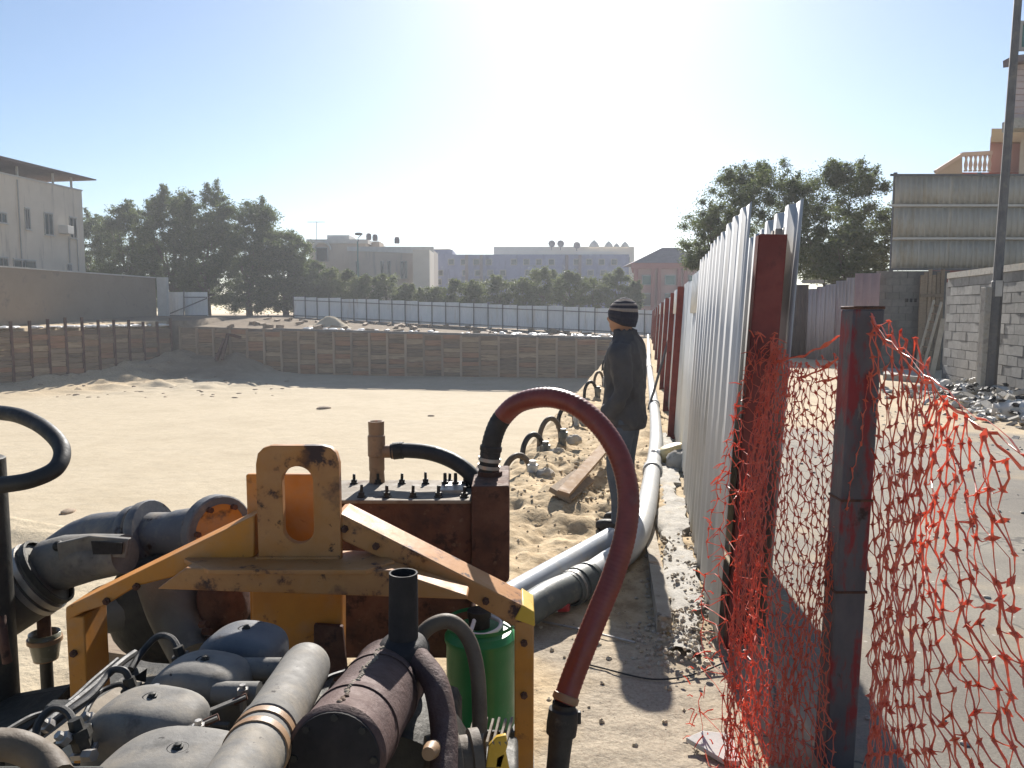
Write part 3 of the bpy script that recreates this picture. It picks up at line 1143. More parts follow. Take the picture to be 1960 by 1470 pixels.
def fwin(par, u0, u1, v0, v1, Y, glass, name='window'):
    a, b = P(u0, v1, Y), P(u1, v0, Y)
    a.y = b.y = Y
    c = (a + b) / 2
    w, h = b.x - a.x, b.z - a.z
    t = min(0.12, w * .15)
    m_ = MB()
    for dx in (-w / 2, w / 2):
        m_.box((c.x + dx, Y - .04, c.z), (t, 0.12, h + t))
    for dz in (-h / 2, h / 2):
        m_.box((c.x, Y - .043, c.z + dz), (w + t * 1.05, 0.12, t))
    win = m_.build(name, M['frame'], par)
    MB().box((c.x, Y - .012, c.z), (w, 0.02, h)).build('pane', glass, win)
    return win


M['tan'] = mat('tan_render', [(0.42, 0.34, 0.265), (0.48, 0.40, 0.315)], 0.4, 0.9, 0, 0.1, layers=[((0.30, 0.26, 0.22), 0.5, 0.55, 0.75, (2, 2, .3))])
M['bluewall'] = mat('blue_grey_render', [(0.16, 0.185, 0.30), (0.23, 0.255, 0.38)], 0.5, 0.9, 0, 0.1, layers=[((0.10, 0.115, 0.17), 0.6, 0.52, 0.7, (1.5, 1.5, .4)), ((0.40, 0.41, 0.45), 0.8, 0.58, 0.72)])
M['cream'] = mat('cream_render', [(0.60, 0.53, 0.43), (0.67, 0.60, 0.49)], 0.4, 0.9, 0, 0.1)
M['pink'] = mat('pink_render', [(0.48, 0.29, 0.24), (0.54, 0.33, 0.28)], 0.5, 0.9, 0, 0.1)
M['pinkdark'] = mat('red_pink_render', [(0.32, 0.11, 0.095), (0.37, 0.14, 0.115)], 0.6, 0.9, 0, 0.1)
M['rooftile'] = mat('grey_roof', [(0.15, 0.12, 0.125), (0.2, 0.165, 0.165)], 2, 0.85, 0, 0.2)
M['greenglass'] = mat('green_glass', [(0.05, 0.14, 0.12), (0.08, 0.18, 0.15)], 2, 0.15, 0, 0)

th = thing('tan_house', P(720, 590, 108), 'tan two storey house with tall windows behind the trees left of centre', 'house')
block(th, 'wall', 668, 826, 476, 108, 10, M['tan'], skew=6)
block(th, 'wall', 592, 700, 462, 112, 12, M['tan'])
block(th, 'parapet', 586, 704, 458, 111.8, 12.4, M['coping'], zb=P(586, 466, 111.8).z)
block(th, 'parapet', 664, 830, 472, 107.8, 0.4, M['coping'], zb=P(664, 480, 107.8).z, skew=6)
block(th, 'stair_tower', 626, 668, 450, 116, 5, M['coping'])
block(th, 'stair_tower', 684, 726, 462, 115, 4, M['tan'])
block(th, 'side_wall', 790, 822, 478, 105, 6, M['cream'])
for u in (682, 729, 742, 767, 774):
    fwin(th, u, u + 5, 500, 533, 107.9 + (u - 668) * .038, M['glass'])
fwin(th, 605, 627, 474, 500, 111.9, M['glass'])
# arch moulding
mb = MB()
cA = P(616, 478, 111.8)
mb.tube([Vector((cA.x + 1.25 * math.cos(a), cA.y, cA.z + 1.1 * math.sin(a))) for a in np.linspace(0, math.pi, 14)], 0.16, 6)
mb.build('arch_moulding', M['coping'], th)
for u, v in ((706, 459), (718, 461), (760, 466)):
    q = P(u, v, 110)
    MB().lathe([(0, .35), (.5, .38), (.85, .3), (.95, 0.05)], q, (0, 0, 1), 10).build('roof_tank', M['rooftile'], th)

bh = thing('blue_building', P(1000, 560, 135), 'long blue grey three storey building behind the trees in the centre', 'building')
block(bh, 'wall', 822, 1204, 487, 135, 14, M['bluewall'])
block(bh, 'wall', 822, 866, 478, 136, 8, M['bluewall'])
for i, (v0, v1) in enumerate(((496, 507), (517, 528), (534, 545))):
    for k in range(15):
        u = 834 + k * 24 + (i % 2) * 3
        if (k * 7 + i * 3) % 5 == 0:
            continue
        fwin(bh, u, u + 11, v0, v1, 134.95, M['glass'])
for u in (893, 921, 1085, 1110):
    a = P(u, 488, 134.8)
    MB().box((a.x, a.y, a.z / 2), (0.5, 0.3, a.z)).build('pilaster', M['rooftile'], bh)

wb = thing('cream_building', P(1080, 520, 155), 'cream flat roofed building with roof dishes and small domes at centre right', 'building')
block(wb, 'wall', 945, 1214, 472, 155, 14, M['cream'])
block(wb, 'parapet', 1100, 1212, 480, 150, 4, M['cream'])
for u, v in ((1056, 467), (1073, 467), (1104, 470)):
    q = P(u, v, 154)
    n_ = Vector((0.05, -1, 0.25))
    MB().lathe([(0, 0.08), (.02, .35), (.14, .62), (.20, .70), (.17, .70), (.10, .58)], q, n_, 16).build('satellite_dish', M['rooftile'], wb)
    MB().tube([q, (q.x, q.y + .2, q.z - 1.2)], .08, 6).build('dish_mast', M['darkpole'], wb)
for u, w in ((1137, 1.0), (1165, .85), (1180, .6), (1196, .8)):
    q = P(u, 474, 152)
    MB().lathe([(0, w), (.4 * w, w * .96), (.9 * w, .7 * w), (1.25 * w, .3 * w), (1.5 * w, .03)], q, (0, 0, 1), 14).build('roof_dome', M['cream'], wb)
for k in range(7):
    fwin(wb, 1120 + k * 13, 1127 + k * 13, 492, 503, 149.95, M['glass'])

ph = thing('pink_house', P(1265, 585, 98), 'pink two storey house with a grey hipped roof left of the hoarding', 'house')
block(ph, 'wall', 1213, 1345, 505, 98, 10, M['pink'])
block(ph, 'cornice', 1208, 1350, 503, 97.6, 10.8, M['pinkdark'], zb=P(1208, 514, 97.6).z)
a0, a1, a2, a3 = P(1210, 503, 97.5), P(1348, 503, 97.5), P(1300, 474, 101), P(1268, 474, 101)
mb = MB()
bk = Vector((0, 9, 0))
mb.add([a0, a1, a1 + bk, a0 + bk, a3, a2], [(0, 1, 5, 4), (1, 2, 5), (2, 3, 4, 5), (3, 0, 4), (0, 3, 2, 1)])
mb.build('roof', M['rooftile'], ph)
for u in (1218, 1250, 1262, 1300, 1312):
    a = P(u, 514, 97.7)
    MB().box((a.x, a.y, a.z / 2), (0.45, 0.3, a.z)).build('pilaster', M['pinkdark'], ph)
for u in (1229, 1273, 1318):
    fwin(ph, u, u + 20, 527, 545, 97.9, M['greenglass'])
    fwin(ph, u, u + 20, 562, 585, 97.9, M['glass'])

# far skyline slab behind everything
hz_ = thing('distant_building', P(640, 560, 240), 'faint pale flat roofed block far behind the tan house', 'building')
block(hz_, 'wall', 625, 720, 462, 240, 20, M['cream'])
block(hz_, 'wall', 800, 862, 476, 250, 20, M['cream'])

# street lamp and aerial
sl = thing('street_lamp', P(686, 560, 96), 'green street lamp post in front of the tan house', 'street lamp')
q = P(686, 560, 96)
MB().tube([(q.x, q.y, -.3), (q.x, q.y, P(686, 462, 96).z)], [0.14, 0.09], 8).build('pole', mat('green_pole', [(0.05, 0.14, 0.13)], 3, 0.5), sl)
q2 = P(686, 462, 96)
MB().tube([q2, q2 + Vector((-.05, 0, .4)), q2 + Vector((.35, 0, .75))], .06, 6).build('arm', M['darkpole'], sl)
MB().sell(q2 + Vector((.05, 0, .9)), (.5, .22, .18), .8, .8).build('lamp_head', M['darkpole'], sl)
an = thing('roof_aerial', P(606, 458, 111), 'thin television aerial on the roof of the tan house', 'aerial')
q = P(606, 458, 111)
tp = P(606, 424, 111)
MB().tube([q, tp], .045, 6).build('mast', M['steel'], an)
MB().tube([P(588, 425, 111), P(622, 425, 111)], .035, 6).build('boom', M['steel'], an)
for u in (592, 599, 606, 613, 619):
    a = P(u, 425, 111)
    MB().tube([a + Vector((0, -.5, 0)), a + Vector((0, .5, 0))], .025, 5).build('dipole', M['steel'], an)
# ------------------------------------------------------------------ trees
M['leaf_dark'] = leafmat('dark_leaves', [(0.07, 0.095, 0.036), (0.105, 0.135, 0.05), (0.14, 0.17, 0.062), (0.08, 0.105, 0.045)], 0.5)
M['leaf_olive'] = leafmat('olive_leaves', [(0.085, 0.11, 0.042), (0.125, 0.15, 0.055), (0.15, 0.165, 0.068), (0.10, 0.12, 0.05)], 0.5)
M['leaf_right'] = leafmat('grey_green_leaves', [(0.08, 0.105, 0.042), (0.115, 0.145, 0.055), (0.15, 0.17, 0.066), (0.09, 0.115, 0.05)], 0.55)
M['bark'] = mat('bark', [(0.09, 0.07, 0.05), (0.14, 0.11, 0.08)], 5, 0.95, 0, 0.4, stretch=(1, 1, 0.3))


def leaves_mesh(name, centres, radii, counts, size, seed, flat=0.75):
    rs = np.random.RandomState(seed)
    cs = []
    for c, r, n in zip(centres, radii, counts):
        d = rs.normal(size=(n, 3))
        d /= np.linalg.norm(d, axis=1)[:, None] + 1e-9
        rad = np.minimum(np.abs(rs.normal(size=n)) * 0.6, 1.12)
        p = d * rad[:, None] * np.array([r, r, r * flat])
        cs.append(np.array(c) + p)
    c = np.concatenate(cs)
    n = len(c)
    nrm = rs.normal(size=(n, 3))
    nrm[:, 2] = np.abs(nrm[:, 2]) + 0.35
    nrm /= np.linalg.norm(nrm, axis=1)[:, None]
    a = np.cross(nrm, rs.normal(size=(n, 3)))
    a /= np.linalg.norm(a, axis=1)[:, None] + 1e-9
    b = np.cross(nrm, a)
    s = size * (0.55 + 0.9 * rs.rand(n))[:, None]
    v = np.stack([c - a * s, c + b * s * 0.42 + nrm * s * .12, c + a * s, c - b * s * 0.42 + nrm * s * .12], 1).reshape(-1, 3)
    q = np.arange(4 * n).reshape(n, 4)
    return np_mesh(name, v, q, smooth=False)


def tree(name, label, base, height, rx, lo, material, nclump, nleaf, size, seed, group, spires=0, ry=None, trunk_r=0.22, shape=0.0, clump=0.27):
    rr = random.Random(seed)
    base = Vector(base)
    ry = ry or rx
    root = thing(name, base, label, 'tree', group)
    cz = (lo + height) / 2
    hz = (height - lo) / 2
    cen, rad, cnt = [], [], []
    for i in range(nclump):
        while True:
            d = Vector((rr.uniform(-1, 1), rr.uniform(-1, 1), rr.uniform(-1, 1)))
            q4 = (abs(d.x) ** 2.6 + abs(d.y) ** 2.6 + abs(d.z) ** (2.6 if d.z > 0 else 6))
            if q4 < 1.0 and d.length > .3:
                break
        k = 1.0 - shape * max(d.z, 0)
        r = clump * rx * rr.uniform(0.55, 1.25)
        cen.append((d.x * rx * k * .9, d.y * ry * k * .9, cz + d.z * hz * .9))
        rad.append(r)
        cnt.append(int(nleaf * rr.uniform(.6, 1.3)))
    for i in range(spires):
        an = rr.uniform(0, 6.28)
        q = rr.uniform(0, .75)
        x, y = math.cos(an) * rx * q, math.sin(an) * ry * q
        h0 = cz + hz * math.sqrt(max(0.05, 1 - q * q)) * .82
        L = rr.uniform(.05, .12) * height
        lx = rr.uniform(-.25, .25)
        for j in range(9):
            cen.append((x + lx * L * j / 8 + rr.uniform(-.12, .12) * rx * .6, y + rr.uniform(-.1, .1) * rx, h0 - L * .5 + 1.4 * L * j / 8))
            rad.append(clump * rx * rr.uniform(.75, 1.05) * (1 - .07 * j))
            cnt.append(int(nleaf * .5 * (1 - .08 * j)))
    # trunk and limbs
    mb = MB()
    top = Vector((rr.uniform(-.2, .2), 0, lo + hz * .7))
    mb.tube([base + Vector((0, 0, -.3)), base + top * .35 + Vector((rr.uniform(-.15, .15), 0, 0)), base + top * .7, base + top],
            [trunk_r * 1.3, trunk_r, trunk_r * .75, trunk_r * .45], 8)
    for i in range(min(16, nclump)):
        c = Vector(cen[i])
        st_ = top * rr.uniform(.35, .95)
        mid = (st_ + c) / 2 + Vector((rr.uniform(-.2, .2), rr.uniform(-.2, .2), .15)) * rx * .25
        mb.tube(spline([base + st_, base + mid, base + c], 3), [trunk_r * .4, trunk_r * .36, trunk_r * .3, trunk_r * .24, trunk_r * .18, trunk_r * .12, trunk_r * .06], 6)
    mb.build('trunk', M['bark'], root)
    me = leaves_mesh('crown', cen, rad, cnt, size, seed)
    me.materials.append(material)
    inst('crown', me, root, base)
    return root


def tree_px(name, label, u, vtop, Y, wpx, vlo, material, nclump, nleaf, size, seed, group, spires=0, base_z=0.8, **kw):
    b = P(u, 600, Y)
    b.z = base_z
    h = P(u, vtop, Y).z - base_z
    lo = P(u, vlo, Y).z - base_z
    return tree(name, label, b, h, wpx / 2 / FPX * Y, max(lo, 0.1), material, nclump, nleaf, size, seed, group, spires, **kw)


GL = 'tall dark trees behind the pit on the left'
for u, vt, Y, w, sp_, lab in (
        (185, 400, 92, 110, 3, 'dark tree just right of the beige apartment house'),
        (252, 384, 86, 130, 4, 'dark rounded tree, second from the apartment house'),
        (330, 358, 84, 130, 5, 'tall dark tree left of the tallest tree'),
        (398, 346, 82, 140, 6, 'tallest dark tree with upright leafy spires'),
        (478, 370, 80, 150, 6, 'broad dark tree with spired top right of the tallest tree'),
        (548, 440, 82, 120, 3, 'lower dark tree sloping down towards the tan house'),
        (596, 494, 84, 80, 2, 'small dark tree at the right end of the dark trees')):
    tree_px('leafy_tree', lab, u, vt, Y, w, 612, M['leaf_dark'], 210, 340, 0.12, int(u), GL, sp_, base_z=1.2, trunk_r=.3, clump=0.25, ry=3.2)
GM = 'lower trees behind the white fence'
rr = random.Random(31)
row = [(632, 512, 84, 60), (668, 520, 82, 56), (700, 525, 80, 54), (742, 522, 82, 58), (780, 545, 80, 52), (826, 550, 78, 54), (866, 536, 80, 56), (906, 540, 76, 52),
       (952, 528, 80, 62), (1000, 534, 78, 56), (1042, 512, 82, 70), (1092, 522, 78, 62), (1138, 530, 80, 60), (1182, 514, 82, 56), (1212, 540, 78, 40)]
names = ['first', 'second', 'third', 'fourth', 'fifth', 'sixth', 'seventh', 'eighth', 'ninth', 'tenth', 'eleventh', 'twelfth', 'thirteenth', 'fourteenth', 'fifteenth']
for (u, vt, Y, w), nm in zip(row, names):
    tree_px('small_tree', nm + ' small olive tree from the left in the row behind the white fence', u, vt, Y, w * 1.15, 598, M['leaf_olive'],
            50, 260, 0.10, u, GM, 3, base_z=0.4, trunk_r=.13, clump=0.34)
GR = 'airy trees beyond the hoarding'
tree_px('feathery_tree', 'wide grey green tree rising behind the tall grey hoarding panel', 1436, 318, 36, 275, 530, M['leaf_right'], 170, 380, 0.055, 77, GR, 8, base_z=0, trunk_r=.2, clump=0.2, shape=.3)
tree_px('feathery_tree', 'grey green tree between the hoarding and the corrugated screen', 1592, 316, 34, 260, 545, M['leaf_right'], 170, 380, 0.055, 78, GR, 9, base_z=0, trunk_r=.2, clump=0.2, shape=.25)
tree_px('feathery_tree', 'lower drooping tree at the left foot of the airy trees', 1362, 400, 37, 130, 540, M['leaf_right'], 70, 320, 0.055, 79, GR, 3, base_z=0, trunk_r=.14, clump=0.26)
tree_px('feathery_tree', 'low pale green tree in front of the corrugated screen', 1625, 440, 30, 170, 545, M['leaf_olive'], 60, 110, 0.09, 80, GR, 3, base_z=0, trunk_r=.12, clump=0.26)
# ------------------------------------------------------------------ right side of the lane
TW = 6.85
M['dirtywhite'] = mat('dirty_white', [(0.5, 0.48, 0.44), (0.62, 0.6, 0.56)], 6, 0.8, 0, 0.1)
blk = MB().box((0, 0, 0), (0.392, 0.20, 0.188)).mesh('block')
blk.materials.append(M['block'])
bw2 = thing('block_wall', W(17, TW, 0), 'long grey concrete block wall along the right side of the lane', 'wall')
rr = random.Random(13)
S0, S1 = 13.2, 19.4
MB().prism([W(S0 - .2, TW + .02, -.1), W(S1 + .16, TW + .02, -.1), W(S1 + .16, TW + .02, 2.32), W(S0 - .2, TW + .02, 2.32)], ET * 0.17).build('mortar_core', M['mortar'], bw2)
angS = math.atan2(ES.y, ES.x)
for c in range(12):
    z = 0.10 + c * 0.2
    off = 0.2 if c % 2 else 0.0
    n = int((S1 - S0) / 0.402)
    for i in range(n):
        s = S0 + off + i * 0.402 + 0.2
        q = W(s, TW + .10 + rr.uniform(-.006, .006), z)
        inst('block', blk, bw2, q, (rr.uniform(-.006, .006), rr.uniform(-.006, .006), angS + rr.uniform(-.006, .006)))
MB().prism([W(S0 - .2, TW - .03, 2.40), W(S1, TW - .03, 2.40), W(S1, TW - .03, 2.53), W(S0 - .2, TW - .03, 2.53)], ET * 0.28).build('coping', M['conc'], bw2)

# end wall across the lane, of darker blocks
EY = 22.0
xa, xb = P(1676, 600, EY).x, P(1806, 600, EY).x
M['blockbrown'] = mat('brown_block', [(0.15, 0.14, 0.125), (0.20, 0.185, 0.16)], 8, 0.95, 0, 0.4, 60, rand=0.14)
ew = thing('block_wall', ((xa + xb) / 2, EY, 0), 'dark block wall closing the end of the lane under the corrugated screen', 'wall')
blk2 = MB().box((0, 0, 0), (0.392, 0.20, 0.188)).mesh('block')
blk2.materials.append(M['blockbrown'])
MB().prism([(xa, EY - .08, -.1), (xb, EY - .08, -.1), (xb, EY - .08, 2.78), (xa, EY - .08, 2.78)], (0, .16, 0)).build('mortar_core', M['mortar'], ew)
for c in range(14):
    for i in range(int((xb - xa) / .402) + 1):
        x = xa + (0.2 if c % 2 else 0.0) + i * .402
        inst('block', blk2, ew, (x, EY + rr.uniform(-.006, .006), 0.1 + c * .2), (0, rr.uniform(-.005, .005), rr.uniform(-.006, .006)))
# vent holes: solid dark pieces in place of the shade inside
for dx in (-.12, 0, .12):
    q = P(1740, 575, EY)
    MB().box((q.x + dx, EY - .108, q.z), (.07, .02, .10)).build('vent_hole', M['soot_and_hollow'], ew)
# timber door and boards beside it
dr = thing('plank_door', P(1778, 700, 21.7), 'old plank gate between the end wall and the block wall', 'gate')
for i, u in enumerate((1762, 1769, 1777, 1785, 1793, 1801)):
    q = P(u, 600, 21.7)
    MB().box((q.x, 21.7 + .01 * (i % 2), 1.32 + .04 * (i % 3)), (0.10, .03, 2.7 + .08 * (i % 3))).build('plank', M['wood'], dr)
for z in (0.6, 2.1):
    q0, q1 = P(1760, 600, 21.66), P(1804, 600, 21.66)
    MB().box(((q0.x + q1.x) / 2, 21.66, z), (q1.x - q0.x, .03, .1)).build('ledge', M['wood'], dr)


M['sunlitwood'] = mat('sunlit_timber', [(0.46, 0.36, 0.24), (0.56, 0.45, 0.31)], 6, .85, 0, .2)  # sunlight on the ladder is put into this paler timber colour


def ladder(label, a0, a1, b0, b1, n):
    ld = thing('wooden_ladder', (Vector(a0) + Vector(b0)) / 2, label, 'ladder')
    a0, a1, b0, b1 = map(Vector, (a0, a1, b0, b1))
    MB().beam(a0, a1, .05, .07).build('side_rail', M['sunlitwood'], ld)
    MB().beam(b0, b1, .05, .07).build('side_rail', M['sunlitwood'], ld)
    for i in range(n):
        k = (i + .5) / n
        MB().tube([a0.lerp(a1, k), b0.lerp(b1, k)], .02, 6).build('rung', M['copper'], ld)


ladder('wooden ladder leaning to the right against the plank gate', P(1748, 722, 19.3), P(1788, 576, 20.6), P(1762, 723, 19.1), P(1802, 579, 20.4), 9)
b = thing('leaning_board', P(1795, 700, 19.8), 'narrow pale board leaning right of the ladder', 'board')
MB().beam(P(1782, 726, 18.7), P(1806, 610, 19.3), .11, .03).build('plank', M['sunlitwood'], b)

# corrugated screen on stilts above the end wall
SY = 23.0


def corr_sheet(a, b, z0, z1, pitch, depth, nrm, material, par, name='sheet', solid=0.004, tilt=Vector((0, 0, 0))):
    """trapezoidal sheet from a to b (horizontal run), z0..z1"""
    a = Vector(a)
    b = Vector(b)
    d = Vector((b.x - a.x, b.y - a.y, 0))
    L = d.length
    d = d / L
    nrm = Vector(nrm)
    n = max(2, int(round(L / pitch)))
    pr = []
    for i in range(n):
        x0 = L * i / n
        w = L / n
        pr += [(x0, 0), (x0 + w * .5, 0), (x0 + w * .62, 1), (x0 + w * .88, 1)]
    pr.append((L, 0))
    rows = []
    for z in (z0, (z0 + z1) / 2, z1):
        rows.append([Vector((a.x, a.y, 0)) + d * x + nrm * (depth * y) + Vector((0, 0, z)) + tilt * z for x, y in pr])
    return MB().grid(rows).build(name, material, par, angle=18, solid=solid)


M['screensheet'] = mat('weathered_sheet', [(0.36, 0.335, 0.285), (0.43, 0.40, 0.345)], 2, 0.6, 0.15, 0.05, stretch=(1, 1, .2), rand=.08, layers=[((0.30, 0.24, 0.15), 1.6, 0.54, 0.75, (1, 1, .3))])
scr = thing('corrugated_screen', P(1830, 600, SY), 'tall grey corrugated metal screen above the walls at the end of the lane', 'screen')
zrow = [P(1800, v, SY).z for v in (516, 457, 394, 336)]
us = (1702, 1752, 1804, 1856, 1908, 1962, 2016)
for r in range(3):
    for i in range(6):
        a, b_ = P(us[i], 600, SY), P(us[i + 1], 600, SY)
        corr_sheet((a.x, SY - .02 * (i % 2) - .012 * r, 0), (b_.x + .04, SY - .02 * (i % 2) - .012 * r, 0), zrow[r] - (.05 if r else 0), zrow[r + 1], .16, .03, (0, -1, 0), M['screensheet'], scr)
for r in range(4):
    a, b_ = P(1690 if r in (2, 3) else 1700, 600, SY), P(2020, 600, SY)
    MB().beam((a.x, SY - .09, zrow[r]), (b_.x, SY - .09, zrow[r]), .05, .06).build('rail', M['coping'] if r in (1, 2) else M['darkpole'], scr)
for u in (1702, 1860, 2015):
    q = P(u, 600, SY + .08)
    MB().beam((q.x, SY + .08, -.1), (q.x, SY + .08, zrow[3] + .1), .08, .08).build('support_post', M['darkpole'], scr)

# sheet fence further along, left of the end wall
ms = thing('sheet_fence', P(1590, 690, 27), 'row of dull grey and pink metal sheets at the end of the lane', 'fence')
M['pinksheet'] = mat('pink_sheet', [(0.42, 0.25, 0.22), (0.48, 0.30, 0.26)], 3, .7, 0, .05)
M['dullsheet'] = mat('dull_sheet', [(0.42, 0.345, 0.325), (0.52, 0.43, 0.405)], 2, .6, .15, .05, stretch=(1, 1, .2), rand=.1, layers=[((0.34, 0.2, 0.19), 2.0, 0.55, 0.7, (1, 1, .2))])
seq = [(1546, 1562, 553), (1562, 1578, 549), (1578, 1598, 545), (1598, 1618, 539), (1618, 1640, 534)]
for u0, u1, vt in seq:
    a, b_ = P(u0, 600, 27 - (u0 - 1546) * .012), P(u1, 600, 27 - (u1 - 1546) * .012)
    corr_sheet(a, b_, 0.0, P(u0, vt, 27).z, .12, .025, (0, -1, 0), M['dullsheet'], ms)
a, b_ = P(1634, 600, 21.9), P(1682, 600, 21.7)
corr_sheet(a, b_, 0, P(1660, 523, 21.8).z, .2, .02, (0, -1, 0), M['pinksheet'], ms)
dk = thing('shade_sheet', P(1522, 690, 28), 'dark brown sheet standing in for wall shade left of the dull metal sheets', 'gate')
corr_sheet(P(1498, 600, 28), P(1546, 600, 28), 0, P(1520, 545, 28).z, .2, .03, (0, -1, 0), M['canopy'], dk)  # dark sheet put where there is only wall shade, no gate
q0, q1 = P(1536, 600, 27.8), P(1572, 600, 27.8)
MB().beam((q0.x, 27.8, P(1550, 539, 27.8).z), (q1.x, 27.8, P(1550, 539, 27.8).z), .3, .12).build('head_beam', M['conc'], dk)

# low concrete kerb slab at the lane end
kb = MB().prism([G(1690, 728), G(1772, 736), G(1770, 722), G(1694, 715)], (0, 0, .16)).build('kerb_slab', M['conc'], bevel=.01)
tag(kb, 'low grey concrete slab on the ground before the end wall', 'slab')

# lighting pole
lp = thing('lamp_pole', G(1893, 760), 'tall grey steel pole standing beside the block wall', 'pole')
b0 = G(1893, 760)
top = P(1949, -20, b0.y)
MB().lathe([(0, .15), (.02, .15), (.02, .115), (2.2, .105), (2.22, .085), (9.5, .06)], b0, Vector((0.016, 0, 1)), 8).build('shaft', M['darkpole'], lp, angle=20)
MB().box(b0 + Vector((-.11, .06, 1.05)), (.16, .16, 2.1)).build('concrete_stub', M['conc'], lp, bevel=.01)
q = P(1912, 552, b0.y - .12)
MB().box(q, (.13, .008, .30)).build('notice_plate', M['dirtywhite'], lp)

# houses over the wall
hr = thing('pink_building', P(1880, 600, 30), 'pink building with a white balustraded terrace at the right edge', 'building')
block(hr, 'wall', 1792, 2060, 330, 30, 8, M['pinkdark'], 0)
block(hr, 'wall', 1896, 2060, 262, 31, 7, M['pink'], 0)
block(hr, 'cornice', 1898, 2060, 246, 30.7, 7.4, M['yellowwall'] if 'yellowwall' in M else mat('ochre_render', [(0.42, 0.36, 0.25), (0.48, 0.41, 0.29)], 1, .9), P(1898, 272, 30.7).z)
M['bal'] = mat('balustrade_stone', [(0.50, 0.40, 0.34), (0.56, 0.45, 0.38)], 2, .9)
MB().beam(P(1790, 329, 29.8), P(1842, 296, 29.8), .16, .12).build('stair_rail', M['bal'], hr)
MB().prism([P(1790, 333, 29.85), P(1842, 333, 29.85), P(1842, 299, 29.85)], (0, .1, 0)).build('stair_infill', M['tan'], hr)
MB().beam(P(1840, 296, 29.8), P(1897, 293, 29.8), .18, .14).build('hand_rail', M['bal'], hr)
for i in range(6):
    u = 1848 + i * 9
    a = P(u, 328, 29.8)
    zt = P(u, 297, 29.8).z
    h = zt - a.z
    MB().lathe([(0, .07), (.08 * h, .07), (.12 * h, .045), (.4 * h, .075), (.75 * h, .04), (.9 * h, .06), (h, .06)], a, (0, 0, 1), 8).build('baluster', M['bal'], hr)
ub = thing('tall_building', P(1990, 600, 20), 'tall grey building with shuttered windows cut by the right edge behind the pole', 'building')
qa, qb = P(1934, 600, 24), P(2100, 600, 24)
zt_u = P(1940, -60, 24).z
MB().prism([(qa.x, 24, 0), (qb.x, 24, 0), (qb.x, 24, zt_u), (qa.x, 24, zt_u)], (qa.x / 24 * 8 + .3, 8, 0)).build('wall', M['tan'], ub)
for i in range(9):
    a = P(1934, 128 + i * 12, 23.85)
    b_ = P(2060, 128 + i * 12, 23.85)
    MB().beam(a, b_, .12, .16).build('shutter_slat', M['dullsheet'], ub)
a, b_ = P(1930, 118, 23.7), P(2060, 104, 23.7)
MB().beam(a, b_, .5, .2).build('canopy', M['rooftile'], ub)
fwin(ub, 1948, 1990, 45, 95, 23.95, M['greenglass'])
MB().beam(P(1930, 240, 23.6), P(2060, 236, 23.6), .6, .3).build('balcony_edge', M['conc'], ub)

# rubble and rubbish along the foot of the block wall
rr = random.Random(44)
mb = MB()
for i in range(420):
    s = rr.uniform(9.5, 17.5)
    t = TW - .15 - abs(rr.gauss(0, .95))
    if t < 3.9:
        continue
    sz = rr.uniform(.03, .13) * (1.3 if t > 5.5 else .8)
    hgt = .22 * math.exp(-((TW - t) / 1.1) ** 2) * rr.random()
    q = W(s, t, hgt + sz * .3)
    mb.box(q, (sz * rr.uniform(.6, 2), sz * rr.uniform(.6, 1.6), sz * rr.uniform(.3, .9)), Euler((rr.uniform(-.6, .6), rr.uniform(-.6, .6), rr.uniform(0, 3))).to_matrix())
tag(mb.build('rubble', M['conc']), 'heap of broken concrete rubble at the foot of the block wall', 'rubble', None, 'stuff')
mb = MB()
for i in range(170):
    s = rr.uniform(9.8, 17.0)
    t = TW - .2 - abs(rr.gauss(0, .8))
    if t < 4.2:
        continue
    hgt = .05 + .24 * math.exp(-((TW - t) / 1.1) ** 2) * rr.random()
    mb.sell(W(s, t, hgt), (rr.uniform(.04, .15), rr.uniform(.03, .12), rr.uniform(.008, .03)), .6, .6, Euler((rr.uniform(-.5, .5), rr.uniform(-.5, .5), rr.uniform(0, 3))).to_matrix(), 8, 6)
mb.jitter(.028, rr)
tag(mb.build('litter', M['dirtywhite'], angle=30), 'scattered white plastic and paper litter over the rubble', 'litter', None, 'stuff')
for k, (u, v, sz, lab) in enumerate(((1795, 752, .34, 'crumpled white sack left of the pole in the rubble'), (1842, 762, .26, 'smaller white sack just left of the pole foot'), (1940, 800, .30, 'white sack on the rubble at the right edge'))):
    g = G(u, v)
    mb = MB().sell(g + Vector((0, 0, .1)), (sz, sz * .7, .16), .75, .8, Matrix.Rotation(k * 1.1, 3, 'Z'), 18, 12)
    mb.jitter(.035, rr)
    tag(mb.build('sack', M['dirtywhite'], angle=45), lab, 'sack')
mb = MB()
for i in range(60):
    g = W(rr.uniform(10, 16), rr.uniform(5.4, 6.6), rr.uniform(.05, .3))
    mb.sell(g, (rr.uniform(.03, .13), rr.uniform(.03, .1), rr.uniform(.01, .03)), .8, .8, Euler((rr.uniform(-.5, .5), rr.uniform(-.5, .5), rr.uniform(0, 3))).to_matrix(), 7, 5)
mb.jitter(.02, rr)
tag(mb.build('dark_litter', M['black']), 'black plastic scraps among the rubble', 'litter', None, 'stuff')
# ------------------------------------------------------------------ hoarding between pit and lane
TF = 0.37
LEAN = ET * 0.05
fn = thing('hoarding', W(6, TF, 0), 'tall corrugated metal hoarding on red brown posts running away along the pit', 'fence')


def wsheet(s0, s1, t, z0, z1, pitch, depth, sign, material, name='sheet'):
    a, b = W(s0, t), W(s1, t)
    return corr_sheet(a, b, z0, z1, pitch, depth, ET * sign, material, fn, name, 0.003, LEAN)


